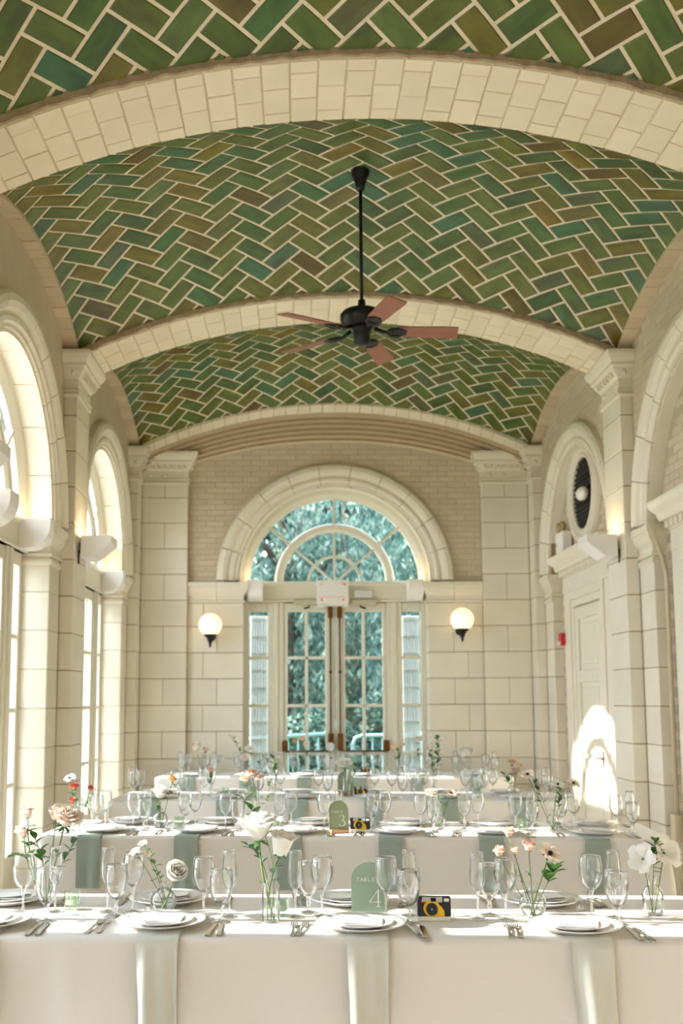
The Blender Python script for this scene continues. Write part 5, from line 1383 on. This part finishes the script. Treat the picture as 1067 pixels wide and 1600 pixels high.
# ------------------------------------------------------------------ outside: trees, shrubs, railing
def leaf_mass(rnd, n, place, L, W_, droop=.6):
    b = MB(); vs = []; fs = []
    for i in range(n):
        p = Vector(place(rnd)); a = rnd.uniform(0, 2*pi); d = Vector((cos(a)*.8, sin(a)*.8, -droop*rnd.uniform(.3, 1.6))).normalized(); s = d.cross(Vector((rnd.uniform(-1, 1), rnd.uniform(-1, 1), rnd.uniform(-1, 1)))).normalized()
        l = L*rnd.uniform(.6, 1.3); w = W_*rnd.uniform(.7, 1.2); o = len(vs); mid = p+d*l*.5
        vs += [tuple(p), tuple(mid+s*w), tuple(p+d*l), tuple(mid-s*w)]; fs.append((o, o+1, o+2, o+3))
    b.add(vs, fs); return b
def willow(x, y, h, rad, n, seed, label, m_='willow', L=.15, w=.022):
    rnd = random.Random(seed); r = empty('tree', (x, y, -.15)); tag(r, label, 'tree', 'trees beyond the end doors')
    strands = [(rnd.uniform(-rad, rad), rnd.uniform(-rad*.7, rad*.7), rnd.uniform(.26, 1.)*h, rnd.uniform(1.2, 3.2)) for _ in range(80)]
    def place(q):
        sx_, sy_, zt, ln = strands[q.randrange(len(strands))]; t = q.random()
        return (sx_+q.gauss(0, .13)*(1-.3*t), sy_+q.gauss(0, .13), max(.3, zt-ln*t))
    m = leaf_mass(rnd, n, place, L, w, 1.3); c = m.build('crown', m_, r)
    t = MB(); t.tube([(0, 0, 0), (.05, .0, h*.35), (-.05, .05, h*.7)], [.16, .13, .07], 10)
    for q in range(5):
        a = q*1.3; t.tube([(0, 0, h*(.4+.06*q)), (cos(a)*rad*.5, sin(a)*rad*.3, h*(.62+.05*q)), (cos(a)*rad*.9, sin(a)*rad*.6, h*(.75+.04*q))], [.06, .04, .015], 6)
    t.build('trunk', 'bark', r)
TREES = [(-3.4, 17.0, 6.6, 2.2, 'pale drooping tree outside left of the doors'), (-.7, 18.6, 7.6, 2.4, 'dense drooping tree seen through the doors, left'), (2.2, 17.6, 7.0, 2.3, 'drooping tree seen through the doors, right'), (5.4, 19.0, 7.2, 2.6, 'drooping tree far right beyond the doors'), (-6.6, 19.6, 6.4, 2.5, 'drooping tree far left beyond the doors'), (.6, 22.5, 9.0, 3.6, 'tall tree furthest behind the doors')]
for i, t in enumerate(TREES): willow(t[0], t[1], t[2], t[3], 13000, 300+i, t[4], L=.19, w=.032)
HEDGE = [(-9., 25.5), (-5.2, 26.2), (-1.6, 25.6), (2.0, 26.4), (5.6, 25.7), (9.4, 26.3)]
for i, (x, y) in enumerate(HEDGE): willow(x, y, 9.5, 3.0, 16000, 330+i, '%s background tree from the left far behind the doors' % ['first', 'second', 'third', 'fourth', 'fifth', 'sixth'][i], 'shrub', .42, .11)
def bush(x, y, h, rad, n, seed, label, m_='shrub'):
    rnd = random.Random(seed); r = empty('shrub', (x, y, -.15)); tag(r, label, 'shrub', 'shrubs outside the end doors')
    def place(q):
        a, c = q.uniform(0, 2*pi), q.uniform(0, 1); rr = rad*sqrt(q.random())*(1-.5*c**2)
        return (rr*cos(a), rr*sin(a)*.6, .1+h*c*(1-.25*rr/rad))
    leaf_mass(rnd, n, place, .11, .03, .2).build('foliage', m_, r)
    t = MB()
    for q in range(4): t.tube([(0, 0, 0), (.15*cos(q*1.7), .1*sin(q*1.7), h*.6)], [.03, .012], 6)
    t.build('stem', 'bark', r)
SHR = [(-2.6, 15.2, 1.7), (-1.3, 15.6, 1.9), (-.2, 15.3, 1.5), (1.0, 15.5, 1.9), (2.1, 15.2, 1.6), (3.3, 15.7, 1.9), (-4.0, 15.8, 1.8)]
PL = ['first', 'second', 'third', 'fourth', 'fifth', 'sixth', 'seventh']
for i, (x, y, h) in enumerate(sorted(SHR)): bush(x, y, h, .95, 4200, 400+i, '%s leafy shrub from the left outside the doors' % PL[i])
def railing(x0, x1, y, z0, z1, label, curl):
    r = empty('railing', ((x0+x1)/2, y, -.15)); tag(r, label, 'railing'); inv = Matrix.Translation((-(x0+x1)/2, -y, .15))
    def P(m, nm): o = m.build(nm, 'teal_metal', r); o.matrix_parent_inverse = inv
    zz = lambda x: z0+(z1-z0)*(x-x0)/(x1-x0)
    m = MB()
    if curl: m.tube([(x0, y, -.15), (x0, y, z0-.12), (x0+.03, y, z0-.03), (x0+.11, y, z0+.0), (x1, y, z1)], .026, 8)
    else: m.tube([(x0, y, z0), (x1, y, z1)], .026, 8)
    P(m, 'top_rail')
    m = MB(); m.tube([(x0, y, -.02), (x1, y, -.02)], .018, 8); P(m, 'bottom_rail')
    n = max(3, int((x1-x0)/.125))
    for i in range(1, n+1):
        x = x0+(x1-x0)*i/n; m = MB(); m.tube([(x, y, -.15), (x, y, zz(x))], .013, 6); P(m, 'baluster')
railing(-1.6, -.05, 13.7, 1.02, 1.12, 'pale teal railing outside the left door leaf', False)
railing(.27, 1.9, 13.7, 1.09, 1.11, 'pale teal railing with curved end outside the right door leaf', True)
